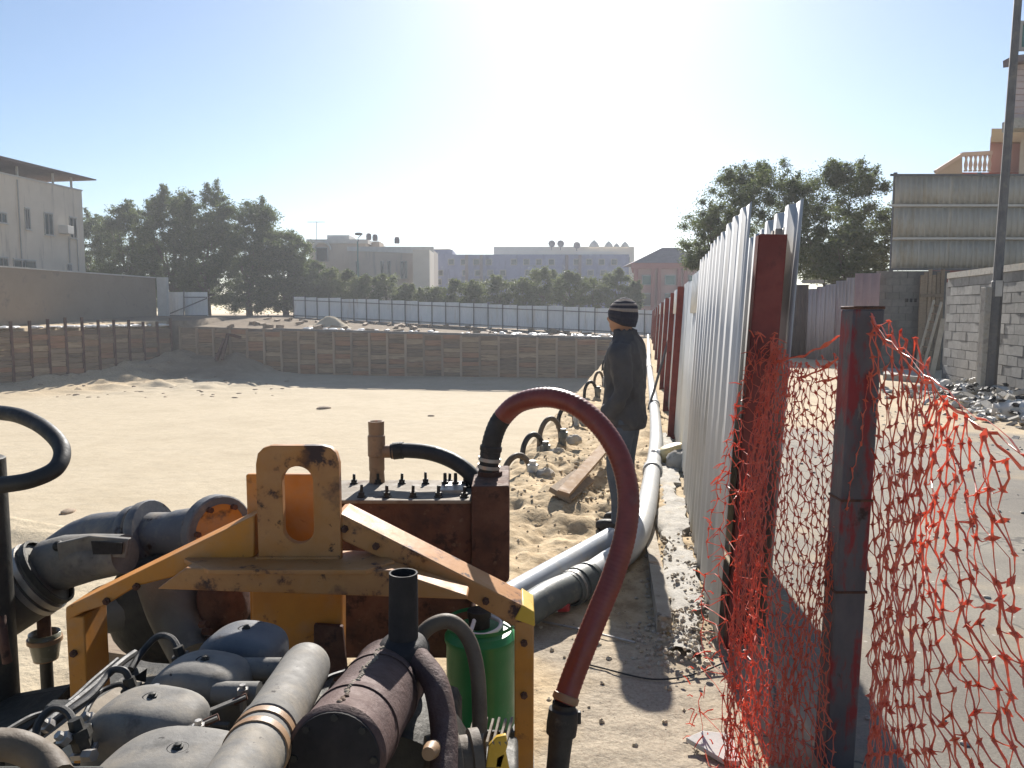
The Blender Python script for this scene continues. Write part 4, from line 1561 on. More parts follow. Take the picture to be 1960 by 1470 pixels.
# near tall pit-side sheets (each about a metre wide)
for i, (s0, s1, zt) in enumerate(((3.64, 4.62, 2.10), (4.60, 5.62, 2.08), (5.60, 6.75, 2.05))):
    wsheet(s0, s1, TF - .02 - .006 * (i % 2), 0.05, zt, .28, .016, -1, M['galv'])
# lane-side sheets behind the near post
for i, (s0, s1, zt) in enumerate(((3.72, 4.7, 2.12), (4.68, 5.7, 2.10), (5.68, 6.7, 2.08))):
    wsheet(s0, s1, TF + .215 + .006 * (i % 2), 0.04, zt, .28, .03, -1, M['galv'])
wsheet(3.80, 3.98, TF + .155, 1.62, 2.0, .18, .03, -1, M['cream_strip'] if 'cream_strip' in M else mat('cream_strip', [(0.45, 0.38, 0.30), (0.5, 0.42, 0.33)], 4, .6), 'lap_strip')


def wpost(s, t, z0, z1, w=.11, material=None):
    # rolled channel post
    a = W(s, t, z0) + LEAN * z0
    b = W(s, t, z1) + LEAN * z1
    m_ = MB()
    m_.beam(a, b, w, .012, ES).beam(a + ES * .05 + ET * (w / 2), b + ES * .05 + ET * (w / 2), .012, .1, ES).beam(a + ES * .05 - ET * (w / 2), b + ES * .05 - ET * (w / 2), .012, .1, ES)
    return m_.build('post', material or M['redsteel'], fn)


wpost(3.72, TF + .095, -.1, 1.96, .115)
# the lower run beyond
ps = [10.0, 12.9, 16.6, 21.4, 27.5, 34.5, 42, 49, 56.0]
sprev = 6.75
for i, s in enumerate(ps):
    n = max(1, int(round((s - sprev) / 1.0)))
    for k in range(n):
        a = sprev + (s - sprev) * k / n
        b = sprev + (s - sprev) * (k + 1) / n
        zt = 1.99 - 0.003 * s + RND.uniform(-.02, .02)
        wsheet(a, b + .02, TF + .03 + .006 * (k % 2), 0.06, zt, .2, .035, -1, M['whitesheet'])
        if (i + k) % 3 == 0:
            wsheet(a, b, TF + .0, zt - .35, zt + .02, .2, .03, -1, M['whitesheet'], 'lap_strip')
    wpost(s, TF - .03, -.1, 1.97 - .003 * s, .10)
    # raking strut
    if i in (1,):
        a = W(s - .1, TF - .32, 0.02)
        b = W(s + .25, TF + .02, 1.25)
        MB().tube([a, b], .022, 8).build('strut', M['darkpole'], fn)
    sprev = s
for z in (0.5, 1.55):
    MB().beam(W(10.2, TF + .14, z), W(56, TF + .14, z - .1), .04, .05).build('rail', M['redsteel'], fn)

# dark steel post that carries the net
npst = thing('net_post', P(1605, 1500, 2.56), 'grey steel post with flaking red paint holding up the orange net', 'post')
M['flaked'] = mat('flaked_red_on_grey', [(0.075, 0.070, 0.078), (0.115, 0.105, 0.11)], 12, .6, .2, .2, stretch=(1, 1, .5),
                  layers=[((0.22, 0.025, 0.028), 5.0, 0.50, 0.56, (1.6, 1.6, .5)), ((0.22, 0.19, 0.17), 22, 0.64, 0.70, (1, 1, .3)), (DARKRUST, 9, 0.60, 0.68)])
pb, pt_ = P(1603, 1530, 2.56), P(1664, 592, 2.56)
ax = (pt_ - pb).normalized()
pc = MB()
w = .052
pc.prism([pb + Vector((-w, 0, 0)), pb + Vector((w, 0, 0)), pb + Vector((w, .10, 0)), pb + Vector((-w, .10, 0))], pt_ - pb)
pc.build('post_shaft', M['flaked'], npst, bevel=.006)
MB().box(pt_ + Vector((0, .05, .006)), (.107, .104, .010)).build('cap_plate', M['rust'], npst, bevel=.003)
for v in (945, 1120):
    k = (v - 592) / (1530 - 592)
    q = pt_.lerp(pb, k)
    MB().box(q + Vector((0, .05, 0)), (.110, .106, .008)).build('weld_band', M['rust'], npst)

# ------------------------------------------------------------------ orange safety net
M['net'] = mat('orange_net_plastic', [(0.78, 0.17, 0.085), (0.82, 0.26, 0.16), (0.70, 0.12, 0.06)], 14, .34, 0, 0, trans=.5,
               layers=[((0.45, 0.26, 0.2), 9, 0.60, 0.75)], spec=.5)


class Net:
    def __init__(self):
        self.v = []
        self.q = []

    def ribbon(self, pts, ws, nrm):
        m_ = len(pts)
        o = len(self.v)
        for i, p in enumerate(pts):
            d = (pts[min(i + 1, m_ - 1)] - pts[max(i - 1, 0)])
            x = d.cross(nrm)
            if x.length < 1e-6:
                x = Vector((1, 0, 0))
            x.normalize()
            self.v += [p - x * ws[i], p + x * ws[i]]
        for i in range(m_ - 1):
            a = o + 2 * i
            self.q.append((a, a + 1, a + 3, a + 2))


def net_span(surf, nu, nv, jit, seed, wk=1.0, drop=0.0, knot=1.0):
    """surf(a,b) -> point, a along the net, b down; staggered square mesh with knots"""
    rr = random.Random(seed)
    N = Net()
    nodes = {}
    for i in range(nu + 1):
        for j in range(nv + 1):
            p = surf((i + rr.uniform(-.5, .5) * .35) / nu, (j + (.5 if i % 2 else 0) + rr.uniform(-.5, .5) * .3) / nv)
            nodes[i, j] = p + Vector((rr.uniform(-jit, jit), rr.uniform(-jit, jit), rr.uniform(-jit, jit)))

    def strand(p, q):
        nrm = Vector((rr.uniform(-1, 1), -1.1, rr.uniform(-.7, .7))).normalized()
        mid = (p + q) / 2 + Vector((rr.uniform(-1, 1), rr.uniform(-1, 1), rr.uniform(-1.2, .4))) * (p - q).length * .14
        pts = [p, p.lerp(mid, .45), mid, q.lerp(mid, .45), q]
        w0 = .0036 * knot
        w1 = .00125 * wk * rr.uniform(.7, 1.4)
        N.ribbon(pts, [w0, w1 * 1.15, w1, w1 * 1.15, w0], nrm)
    for (i, j), p in nodes.items():
        if (i, j + 1) in nodes and rr.random() > drop:
            strand(p, nodes[i, j + 1])
        if i < nu:
            j2 = j + (1 if i % 2 else 0)
            for jj in (j2, j2 - 1):
                if (i + 1, jj) in nodes and rr.random() > (.06 if jj == j2 else .62):
                    strand(p, nodes[i + 1, jj])
        # knot: small bow-tie plate
        k = rr.uniform(.004, .008) * knot
        nrm = Vector((rr.uniform(-.7, .7), -1, rr.uniform(-.6, .6))).normalized()
        a = nrm.orthogonal().normalized()
        a.rotate(Quaternion(nrm, rr.uniform(0, 3)))
        b = nrm.cross(a)
        o = len(N.v)
        N.v += [p + a * k * 1.7, p + b * k * .8, p - a * k * 1.7, p - b * k * .8]
        N.q.append((o, o + 1, o + 2, o + 3))
    return N


def build_net(N, name, par):
    me = np_mesh(name, np.array([tuple(p) for p in N.v]) - np.array(world_loc(par)), np.array(N.q), smooth=False)
    me.materials.append(M['net'])
    o = bpy.data.objects.new(name, me)
    COL.objects.link(o)
    o.parent = par
    so = o.modifiers.new('solid', 'SOLIDIFY')
    so.thickness = .0014
    so.offset = 0
    return o


net = thing('safety_net', W(2.6, .6, 0), 'torn orange plastic safety net strung from the hoarding over the grey post', 'net')
# right span: from the post towards the camera side, top edge sagging
TP = P(1668, 606, 2.53)
TR = P(2010, 905, 1.42)
BR = Vector((TR.x - .02, TR.y + .05, .02))
BL = P(1640, 1520, 2.50)


def right_surf(a, b):
    top = TP.lerp(TR, a) + Vector((0, 0, -.02 * math.sin(a * math.pi)))
    bot = BL.lerp(BR, a)
    p = top.lerp(bot, b)
    p += Vector((.05 * math.sin(a * 5 + b * 3), .06 * math.sin(b * 4 + a * 2), .03 * math.sin(a * 9) * (1 - b) - .03 * math.sin(a * 4) * b))
    return p


build_net(net_span(right_surf, 22, 23, .009, 5, 1.3, .03, 1.3), 'net_panel', net)
# loose top cord and stray loops of the right span
N = Net()
rr = random.Random(15)
for k in range(3):
    pts = [TP.lerp(TR, a) + Vector((0, 0, -.02 * math.sin(a * math.pi) - .012 * k + rr.uniform(-.012, .012))) for a in np.linspace(0, 1, 22)]
    N.ribbon(pts, [.004] * 22, Vector((.3, -1, .4 - .3 * k)).normalized())
build_net(N, 'top_cord', net)
# left span between the hoarding post and the grey post
LT = P(1478, 640, 3.55)
LTR = P(1640, 655, 2.62)
LB = P(1398, 1500, 2.52)
LBR = P(1592, 1530, 2.48)


def left_surf(a, b):
    a = max(0.0, a) ** 1.35
    top = LT.lerp(LTR, a) + Vector((0, 0, -.09 * max(0.0, math.sin(a * math.pi)) ** .8 - .03 * (1 - a)))
    bot = LB.lerp(LBR, a)
    p = top.lerp(bot, b)
    p += Vector((-.07 * math.sin(b * 3.1) * (1 - a) + .02 * math.sin(a * 8 + b * 5), .05 * math.sin(b * 6 + a * 4), .015 * math.sin(a * 11)))
    return p


build_net(net_span(left_surf, 38, 34, .008, 6, 1.0, .03, 1.0), 'net_panel', net)


# bunched folds by the hoarding post
def fold_surf(k):
    def f(a, b):
        u = (a - .5)
        base_t = P(1468 + 14 * k, 655 + 16 * k, 3.52 - .04 * k)
        base_b = P(1425 + 26 * k, 1500, 2.60 - .03 * k)
        p = base_t.lerp(base_b, b)
        bul = math.sin(min(b * 1.15, 1) * math.pi)
        p += Vector((u * (.10 + .22 * b) - .045 * bul, .16 * math.sin(a * 7 + k * 2 + b * 3) * (.4 + b), .03 * math.sin(a * 13 + k)))
        return p
    return f


for k in range(1):
    build_net(net_span(fold_surf(k), 7, 28, .012, 20 + k, .9, .10, .9), 'net_fold', net)
# two slack cords from the post top back to the hoarding
N = Net()
for p0, p1, sag in (((1478, 692, 3.5), (1640, 622, 2.6), .03), ((1486, 716, 3.5), (1640, 660, 2.6), .05), ((1480, 668, 3.5), (1640, 700, 2.6), .10)):
    a, b = P(*p0), P(*p1)
    pts = [a.lerp(b, k) + Vector((0, 0, -sag * math.sin(k * math.pi) + rr.uniform(-.005, .005))) for k in np.linspace(0, 1, 18)]
    N.ribbon(pts, [(.009 if i % 5 == 2 else .0035) for i in range(18)], Vector((.2, -1, .5)).normalized())
build_net(N, 'top_cord', net)
# frayed ends sticking out at the hoarding edge
N = Net()
for i in range(110):
    b = rr.random()
    p = fold_surf(0)(rr.uniform(-.1, .35), b)
    L_ = rr.uniform(.02, .07)
    d = Vector((rr.uniform(-1, -.1), rr.uniform(-.6, .2), rr.uniform(-.7, .5))).normalized()
    N.ribbon([p, p + d * L_ * .5 + Vector((0, 0, .006)), p + d * L_], [.0026, .0022, .001], Vector((rr.uniform(-.4, .4), -1, rr.uniform(-.6, .6))).normalized())
for i in range(30):
    p = P(rr.uniform(1440, 1500), rr.uniform(635, 700), 3.5)
    d = Vector((rr.uniform(-1, 1), rr.uniform(-.6, .2), rr.uniform(-.7, .9))).normalized()
    L_ = rr.uniform(.03, .08)
    N.ribbon([p, p + d * L_ * .5 + Vector((0, 0, .008)), p + d * L_], [.003, .0025, .001], Vector((0, -1, 0)))
build_net(N, 'frayed_ends', net)['kind'] = 'stuff'
# ------------------------------------------------------------------ pipes, hoses and bits on the berm
def gpt(u, v, lift):
    """point 'lift' above the ground on the sight line of a pixel"""
    p = G(u, v, lift)
    for _ in range(3):
        p = G(u, v, gz(p.x, p.y) + lift)
    return p


hp = thing('header_pipe', gpt(1240, 980, 0), 'long pale grey suction pipe running away beside the hoarding', 'pipe')
path = [gpt(1108, 1118, .09), gpt(1165, 1078, .085), gpt(1208, 1046, .085), gpt(1234, 985, .085), gpt(1249, 900, .085), gpt(1256, 840, .09), gpt(1252, 775, .085), gpt(1247, 735, .085), gpt(1243, 705, .085), gpt(1241, 680, .085)]
path = path + [W(30, .10, .1), W(54, .1, .1)]
MB().tube(spline(path, 6), .078, 18).build('pipe_run', M['pvcwhite'], hp)
for k in (4, 6, 8):
    a = path[k]
    d = (path[k + 1] - path[k - 1]).normalized()
    MB().lathe([(-.09, .083), (-.088, .096), (.09, .096), (.092, .083)], a, d, 18, cap=False).build('socket', M['pvcwhite'], hp)

pa = thing('grey_pipe', gpt(1060, 1085, 0), 'blue grey plastic pipe lying on the sand by the rusty tank', 'pipe')
a, b = gpt(940, 1162, .075), gpt(1170, 1030, .08)
MB().tube([a, a.lerp(b, .5), b], .072, 18).build('pipe_run', M['pvc'], pa)
MB().lathe([(0, .072), (.001, .06), (-.1, .058)], b + (b - a).normalized() * .001, (b - a), 18, cap=False).build('pipe_bore', M['soot_and_hollow'], pa)  # dark lining paints the shade inside the pipe
pb_ = thing('suction_hose', gpt(1080, 1120, 0), 'thick dark hose clamped to a blue pipe in front of the man', 'hose')
h0, h1 = gpt(985, 1185, .085), gpt(1108, 1118, .095)
MB().tube(spline([h0, h0.lerp(h1, .5) + Vector((0, 0, .02)), h1], 8), .083, 20).build('hose_run', M['pvcdark'], pb_)
d = (h1 - h0).normalized()
MB().lathe([(-.1, .084), (-.1, .094), (-.03, .094), (-.03, .086), (-.02, .086), (-.02, .1), (.05, .1), (.05, .088), (.09, .088), (.09, .096), (.12, .096), (.12, .08)], h1, d, 22, cap=False).build('coupling', M['pvcdark'], pb_)
MB().lathe([(-.072, .0945), (-.072, .098), (-.055, .098), (-.055, .0945)], h1, d, 22, cap=False).build('clamp_band', M['steel'], pb_)

# red and white can
cg = gpt(1071, 1172, 0)
cn = thing('drink_can', cg, 'crushed red and white can on the sand beside the dark hose', 'can')
MB().lathe([(0, .026), (.005, .032), (.03, .033), (.052, .032)], cg + Vector((-.06, .0, .034)), (1, -.25, .12), 14).build('white_end', M['white'], cn)
MB().lathe([(.0535, .0325), (.09, .033), (.108, .031), (.114, .025)], cg + Vector((-.06, .0, .034)), (1, -.25, .12), 14).build('red_body', mat('red_print', [(0.45, 0.05, 0.05)], 8, .4), cn)

# weathered timber lying along the pipe, planks on the heap
pl = thing('timber_baulk', gpt(1262, 1120, 0), 'old split timber lying between the long pipe and the concrete strip', 'timber')
mb = MB().beam(gpt(1240, 1008, .05), gpt(1272, 1196, .05), .075, .075)
mb.jitter(.008)
mb.build('baulk', mat('bleached_timber', [(0.33, 0.28, 0.21), (0.42, 0.36, 0.28)], 8, .9, 0, .5, layers=[((0.34, 0.2, 0.1), 5, .56, .7), ((0.1, .08, .06), 12, .6, .7)]), pl)
bd = thing('brown_board', gpt(1120, 900, 0), 'brown board propped on the sand heap left of the man', 'board')
MB().beam(gpt(1078, 945, .04), gpt(1158, 856, .16), .10, .035, (.2, -.1, 1)).build('plank', mat('brown_board', [(0.30, 0.19, 0.11), (0.36, 0.24, 0.14)], 6, .85, 0, .2), bd)
bd2 = thing('dark_board', gpt(1100, 940, 0), 'short dark board half buried below the brown board', 'board')
MB().beam(gpt(1072, 948, .05), gpt(1118, 912, .08), .2, .04, (.3, -.6, 1)).build('plank', M['wood'], bd2)

# yellow jug
jg = gpt(1287, 888, 0)
ju = thing('yellow_jug', jg, 'dirty yellow plastic jug lying at the foot of the hoarding', 'jug')
MB().sell(jg + Vector((0, 0, .11)), (.16, .10, .10), .6, .7, Euler((0, -.25, .3)).to_matrix(), 22, 14).build('jug_body', mat('yellowed_plastic', [(0.50, 0.38, 0.16), (0.60, 0.52, 0.33)], 6, .5, 0, .1, layers=[((0.55, 0.30, 0.03), 5, .52, .62), ((0.2, .15, .1), 12, .6, .7)]), ju)
MB().lathe([(0, .04), (.03, .035), (.035, .022), (.06, .022), (.06, .028), (.085, .028), (.087, .01)], jg + Vector((-.145, -.03, .12)), Vector((-1, -.2, .25)), 12).build('jug_neck', M['white'], ju)
rk = gpt(1300, 905, 0)
mb = MB().sell(rk + Vector((.06, .1, .09)), (.17, .14, .12), .8, .8, None, 12, 9)
mb.jitter(.02)
tag(mb.build('stone', M['conc'], angle=60), 'grey stone under the yellow jug by the hoarding', 'stone')

# well point hose loops along the lip of the pit
loops = [(990, 912, 52, 36, 8, 'nearest brown hose loop beyond the rusty tank'), (1020, 872, 42, 36, 9, 'second hose loop beyond the rusty tank'),
         (1053, 846, 44, 40, 10, 'third hose loop beyond the rusty tank'), (1084, 812, 34, 30, 11, 'fourth hose loop beyond the rusty tank'),
         (1103, 790, 26, 24, 12, 'fifth hose loop beyond the rusty tank'), (1130, 756, 26, 22, 15, 'small hose loop left of the man at his hip'),
         (1146, 735, 20, 20, 17, 'small hose loop left of the man at his waist'), (1160, 706, 16, 16, 20, 'farthest small hose loop beside the man')]
GLP = 'well point hoses along the lip of the pit'
for k, (u, v, w_, h_, Yq, lab) in enumerate(loops):
    g = gpt(u, v, 0)
    sc_ = g.y / FPX
    hw, hh = w_ * sc_ / 2, h_ * sc_ * 1.15
    wp = thing('hose_loop', g, lab, 'hose', GLP)
    pts = [g + Vector((math.cos(a) * hw, .12 * math.cos(a), max(0, math.sin(a)) * hh - (.05 if abs(math.cos(a)) > .98 else 0))) for a in np.linspace(math.pi, 0, 9)]
    MB().tube(spline(pts, 4), .030, 10).build('hose', M['brownhose'] if k % 2 == 0 else M['black'], wp)
    q = g + Vector((hw + .02, 0, 0))
    MB().lathe([(-.1, .04), (.05, .04), (.05, .055), (.12, .055), (.12, .035), (.16, .035)], q, (0, 0, 1), 12).build('riser_pipe', M['pvcdark'] if k % 3 else M['pvcwhite'], wp)
    if k < 4:
        q2 = q + Vector((.12, -.1, 0))
        mb = MB().sell(q2 + Vector((0, 0, .04)), (.09, .07, .06), .8, .8, None, 12, 8)
        mb.jitter(.012)
        mb.build('cement_plug', M['conc'], wp)
# clods and stones scattered on the berm
rr = random.Random(71)
mb = MB()
for i in range(900):
    s = rr.uniform(2.7, 13)
    t = rr.uniform(-1.2, .33)
    if i > 500:
        s, t = rr.gauss(7.2, .7), rr.gauss(-.45, .3)
    q = W(s, t)
    r = rr.uniform(.004, .014) * (1.5 if i > 500 else 1)
    mb.sell((q.x, q.y, gz(q.x, q.y) + r * .3), (r * rr.uniform(.7, 1.5), r * rr.uniform(.7, 1.3), r * .7), 1, 1, Matrix.Rotation(rr.uniform(0, 3), 3, 'Z'), 6, 4)
mb.jitter(.003, rr)
tag(mb.build('clods', mat('sand_clods', [(0.42, 0.33, 0.22), (0.52, 0.43, 0.30), (0.33, .26, .17)], 3, .95, 0, .2), angle=50), 'loose sand clods and small stones strewn over the berm', 'clods', None, 'stuff')
mb = MB()
for i in range(520):
    s = rr.uniform(3.4, 5.4)
    t = .02 + .33 * rr.random() if i < 330 else rr.gauss(.12, .1)
    if i >= 330:
        s = rr.gauss(3.75, .22)
    q = W(s, t)
    r = rr.uniform(.003, .013)
    mb.sell((q.x, q.y, gz(q.x, q.y) + (.045 if s < 3.5 or t < .1 else .05) * (0 if t < .1 else 1) + r * .4), (r * rr.uniform(.7, 1.5), r * rr.uniform(.7, 1.3), r * .8), .8, .8, Matrix.Rotation(rr.uniform(0, 3), 3, 'Z'), 6, 4)
mb.jitter(.003, rr)
tag(mb.build('gravel', mat('tan_gravel', [(0.40, 0.34, 0.26), (0.50, 0.43, 0.33), (0.27, 0.23, 0.18)], 6, .95, 0, .2), angle=50), 'broken concrete gravel at the foot of the nearest hoarding sheet', 'gravel', None, 'stuff')
mb = MB()
for i in range(80):
    u, v = rr.choice([(620, 782), (825, 796), (145, 858), (130, 980)]) if i < 4 else (rr.uniform(20, 560), rr.uniform(722, 760))
    p = G(u, v, FLOOR + .05)
    s_, t_ = st(p)
    p.z = gz(p.x, p.y)
    r = rr.uniform(.05, .16)
    if i < 4:
        p = G(u, v, FLOOR + .02)
        r = (.18, .3, .16, .12)[i]
    mb.sell(p, (r * 1.5, r, r * .45), .8, .8, Matrix.Rotation(rr.uniform(0, 3), 3, 'Z'), 7, 5)
tag(mb.build('pit_clods', M['wood'], angle=60), 'dark scraps and clods lying on the pit floor', 'clods', None, 'stuff')

# steel rod, cable, slab
rd = thing('steel_rod', gpt(1120, 1208, 0), 'thin shiny steel rod lying across the sand near the red hose', 'rod')
MB().tube([gpt(1020, 1186, .012), gpt(1110, 1204, .014), gpt(1216, 1230, .012)], .006, 8).build('rod', M['steel'], rd)
cb = thing('black_cable', gpt(1300, 1300, 0), 'thin dark cable trailing across the ground by the shadow', 'cable')
MB().tube(spline([gpt(1092, 1262, .008), gpt(1150, 1278, .008), gpt(1250, 1300, .008), gpt(1330, 1290, .012), gpt(1400, 1262, .05)], 8), .004, 6).build('wire', M['black'], cb)
sb = thing('broken_slab', gpt(1365, 1435, 0), 'broken white tile slab tilted on the ground by the net', 'slab')
pts = [gpt(1313, 1412, .045), gpt(1345, 1398, .06), gpt(1400, 1404, .05), gpt(1418, 1458, .02), gpt(1388, 1456, .02)]
MB().prism(pts, (0, 0, -.018)).build('tile', M['dirtywhite'], sb, bevel=.002)
# ------------------------------------------------------------------ the man on the berm
def remesh_obj(mb, name, material, parent, voxel, smooth, loc, rotz):
    me = mb.mesh(name + '_tmp')
    o = bpy.data.objects.new(name + '_tmp', me)
    COL.objects.link(o)
    r = o.modifiers.new('r', 'REMESH')
    r.mode = 'VOXEL'
    r.voxel_size = voxel
    sm = o.modifiers.new('s', 'SMOOTH')
    sm.factor = .5
    sm.iterations = smooth
    bpy.context.view_layer.update()
    dg = bpy.context.evaluated_depsgraph_get()
    nm = bpy.data.meshes.new_from_object(o.evaluated_get(dg))
    bpy.data.objects.remove(o)
    bpy.data.meshes.remove(me)
    nm.name = name
    nm.materials.clear()
    nm.materials.append(material)
    nm.polygons.foreach_set('use_smooth', [True] * len(nm.polygons))
    q = bpy.data.objects.new(name, nm)
    COL.objects.link(q)
    if parent is not None:
        q.parent = parent
    else:
        q.location = loc
        q.rotation_euler = (0, 0, rotz)
    return q


def ering(cx, cy, z, rx, ry, n=20, p=1.0):
    return [Vector((cx + rx * math.copysign(abs(math.cos(2 * math.pi * k / n)) ** p, math.cos(2 * math.pi * k / n)),
                    cy + ry * math.copysign(abs(math.sin(2 * math.pi * k / n)) ** p, math.sin(2 * math.pi * k / n)), z)) for k in range(n)]


M['skin'] = mat('tanned_skin', [(0.30, 0.155, 0.09), (0.36, 0.19, 0.115)], 9, .55, 0, .05)
M['jacket'] = mat('charcoal_jacket', [(0.048, 0.047, 0.052), (0.068, 0.066, 0.070)], 5, .85, 0, .35, 9, layers=[((0.10, 0.095, 0.09), 4, .55, .8)])
M['jeans'] = mat('blue_grey_jeans', [(0.05, 0.065, 0.09), (0.085, 0.10, 0.125)], 8, .9, 0, .3, 14)
M['shoe'] = mat('dark_shoe', [(0.02, 0.018, 0.018), (0.04, 0.035, 0.03)], 9, .7, 0, .1)
M['knitdark'] = mat('navy_knit', [(0.020, 0.020, 0.032), (0.035, 0.034, 0.05)], 60, .95, 0, .5, 160, stretch=(1, 1, .3))
M['knitlight'] = mat('tan_knit', [(0.24, 0.20, 0.18), (0.30, 0.26, 0.23)], 60, .95, 0, .5, 160, stretch=(1, 1, .3))
mp = gpt(1192, 1012, 0)
HEAD = R(68)
man = thing('person', mp, 'person in a dark jacket, blue jeans and striped beanie standing turned towards the pit', 'person')
man.rotation_euler = (0, 0, HEAD)
# bare body: one continuous figure
b = MB()
b.loft([ering(0, 0, .80, .12, .09), ering(0, 0, .92, .15, .105), ering(0, 0, 1.05, .135, .10), ering(0, .005, 1.22, .16, .115), ering(0, 0, 1.36, .175, .105), ering(0, -.01, 1.43, .10, .075), ering(0, -.005, 1.47, .058, .058), ering(0, .012, 1.56, .055, .06)])
b.sell((0, .028, 1.612), (.077, .095, .115), 1, 1, None, 24, 18)
b.sell((0, .065, 1.545), (.052, .055, .055), 1, 1, None, 16, 12)
b.sell((0, .124, 1.598), (.014, .024, .026), 1, 1, None, 10, 8)
b.sell((0, .112, 1.637), (.05, .012, .012), 1, 1, None, 10, 8)
b.sell((0, .113, 1.553), (.024, .012, .012), 1, 1, None, 10, 8)
for sx in (-1, 1):
    b.sell((sx * .079, .018, 1.60), (.012, .022, .034), 1, 1, None, 10, 8)
    b.tube([(sx * .165, 0, 1.385), (sx * .212, -.04, 1.12), (sx * .20, .06, .925), (sx * .19, .09, .89)], [.052, .042, .034, .03], 12)
    pal = Vector((sx * .182, .115, .86))
    b.sell(pal, (.02, .045, .045), .8, .8, None, 12, 8)
    for k in range(4):
        r0 = pal + Vector((0, .028 - .008 * abs(k - 1), -.03 + .02 * k))
        b.tube([r0, r0 + Vector((-sx * .012, .032 - .004 * abs(k - 1.5), -.008)), r0 + Vector((-sx * .034, .040, -.022))], [.0085, .008, .007], 8)
    b.tube([pal + Vector((-sx * .01, -.01, .035)), pal + Vector((-sx * .03, .015, .05)), pal + Vector((-sx * .038, .038, .046))], [.011, .0095, .008], 8)
    b.tube([(sx * .085, 0, .92), (sx * .10, .015, .70), (sx * .108, .02, .48), (sx * .108, -.01, .30), (sx * .108, -.02, .09)], [.088, .075, .052, .05, .036], 14)
    b.sell((sx * .115, .04, .045), (.035, .115, .035), .8, .8, None, 12, 8)
remesh_obj(b, 'body', M['skin'], man, .011, 4, mp, 0)
j = MB()
j.loft([ering(0, .005, .80, .195, .165, 24, .9), ering(0, .005, .86, .20, .168, 24, .9), ering(0, .0, .98, .188, .152, 24), ering(0, 0, 1.10, .182, .148, 24), ering(0, 0, 1.24, .195, .155, 24), ering(0, -.005, 1.35, .20, .145, 24), ering(0, -.01, 1.415, .165, .118, 24), ering(0, -.010, 1.452, .112, .098, 24), ering(0, 0, 1.485, .080, .080, 24), ering(0, .004, 1.515, .082, .084, 24)])
for sx in (-1, 1):
    j.tube(spline([(sx * .155, 0, 1.385), (sx * .205, -.015, 1.30), (sx * .225, -.045, 1.12), (sx * .222, .005, .99), (sx * .20, .075, .90)], 4),
           [.072, .078, .078, .077, .075, .073, .071, .069, .067, .066, .066, .065, .063, .062, .060, .059, .058], 14)
jo = remesh_obj(j, 'jacket', M['jacket'], man, .013, 3, mp, 0)
jv = np.empty(len(jo.data.vertices) * 3, np.float32)
jo.data.vertices.foreach_get('co', jv)
jv = jv.reshape(-1, 3)
jn_ = np.empty(len(jo.data.vertices) * 3, np.float32)
jo.data.vertices.foreach_get('normal', jn_)
jn_ = jn_.reshape(-1, 3)
an_ = np.arctan2(jv[:, 1], jv[:, 0])
dd = 0.026 * fbm(an_ * 2.2 + jv[:, 2] * 3, jv[:, 2] * 7 + an_ * 1.5, 1.0, 3) + 0.020 * np.abs(fbm(an_ * 3 + 8, jv[:, 2] * 14 - an_ * 2, 1.0, 2))
jo.data.vertices.foreach_set('co', (jv + jn_ * dd[:, None]).astype(np.float32).ravel())
jo.data.update()
mb = MB().loft([ering(0, .005, .785, .192, .162, 24, .9), ering(0, .005, .815, .199, .170, 24, .9), ering(0, .005, .83, .197, .167, 24, .9)])
mb.v = [p + Vector(mp) for p in mb.v]
mb.build('jacket_hem', M['jacket'], man)
jn = MB()
jn.loft([ering(0, 0, .72, .12, .11), ering(0, 0, .84, .165, .125), ering(0, 0, .97, .155, .118)])
for sx in (-1, 1):
    jn.tube(spline([(sx * .085, 0, .86), (sx * .10, .012, .68), (sx * .11, .022, .48), (sx * .112, -.008, .28), (sx * .112, -.018, .075)], 4),
            [.112, .110, .106, .102, .097, .092, .088, .084, .081, .080, .079, .078, .076, .075, .076, .078, .080], 16)
remesh_obj(jn, 'jeans', M['jeans'], man, .012, 3, mp, 0)
for sx in (-1, 1):
    m_ = MB().sell(Vector(mp) + Vector((sx * .118, .045, .045)), (.047, .135, .05), .7, .75, None, 18, 12)
    m_.build('shoe', M['shoe'], man)
# beanie in knitted bands
prof = [(1.548, .083, 'd'), (1.59, .092, 'd'), (1.63, .095, 'd'), (1.652, .091, 'l'), (1.676, .089, 'd'), (1.697, .083, 'l'), (1.712, .074, 'd'), (1.728, .058, 'l'), (1.738, .045, 'd'), (1.752, .022, 'd'), (1.757, .004, None)]
def bring(z, r):
    tilt = .42 * max(0.0, (1.70 - z) / .15)
    return [Vector(mp) + p + Vector((0, 0, tilt * (p.y - .0) * (1.0 if p.y > 0 else .35))) for p in ering(0, .022 - .012 * (z - 1.585) / .17, z, r, r * 1.17, 28)]


for i in range(len(prof) - 1):
    z0, r0, c0 = prof[i]
    z1, r1, _ = prof[i + 1]
    m_ = MB().loft([bring(z0, r0), bring(z1, r1)], cap=False)
    m_.build('knit_band', M['knitdark'] if c0 == 'd' else M['knitlight'], man, solid=.006)
# ------------------------------------------------------------------ pump set in the foreground
KF = 1.21
FY = 1.65 * KF
pf = thing('lifting_frame', P(570, 1470, FY) * 1.0, 'orange steel lifting frame of the pump with an eyed plate on top', 'frame')
pf.location.z = 0
D10 = Vector((0, .10, 0))


def plate(pts, Y, depth, name, material, par, bevel=.004):
    return MB().prism([P(u, v, Y) for u, v in pts], (0, depth, 0)).build(name, material, par, bevel=bevel)


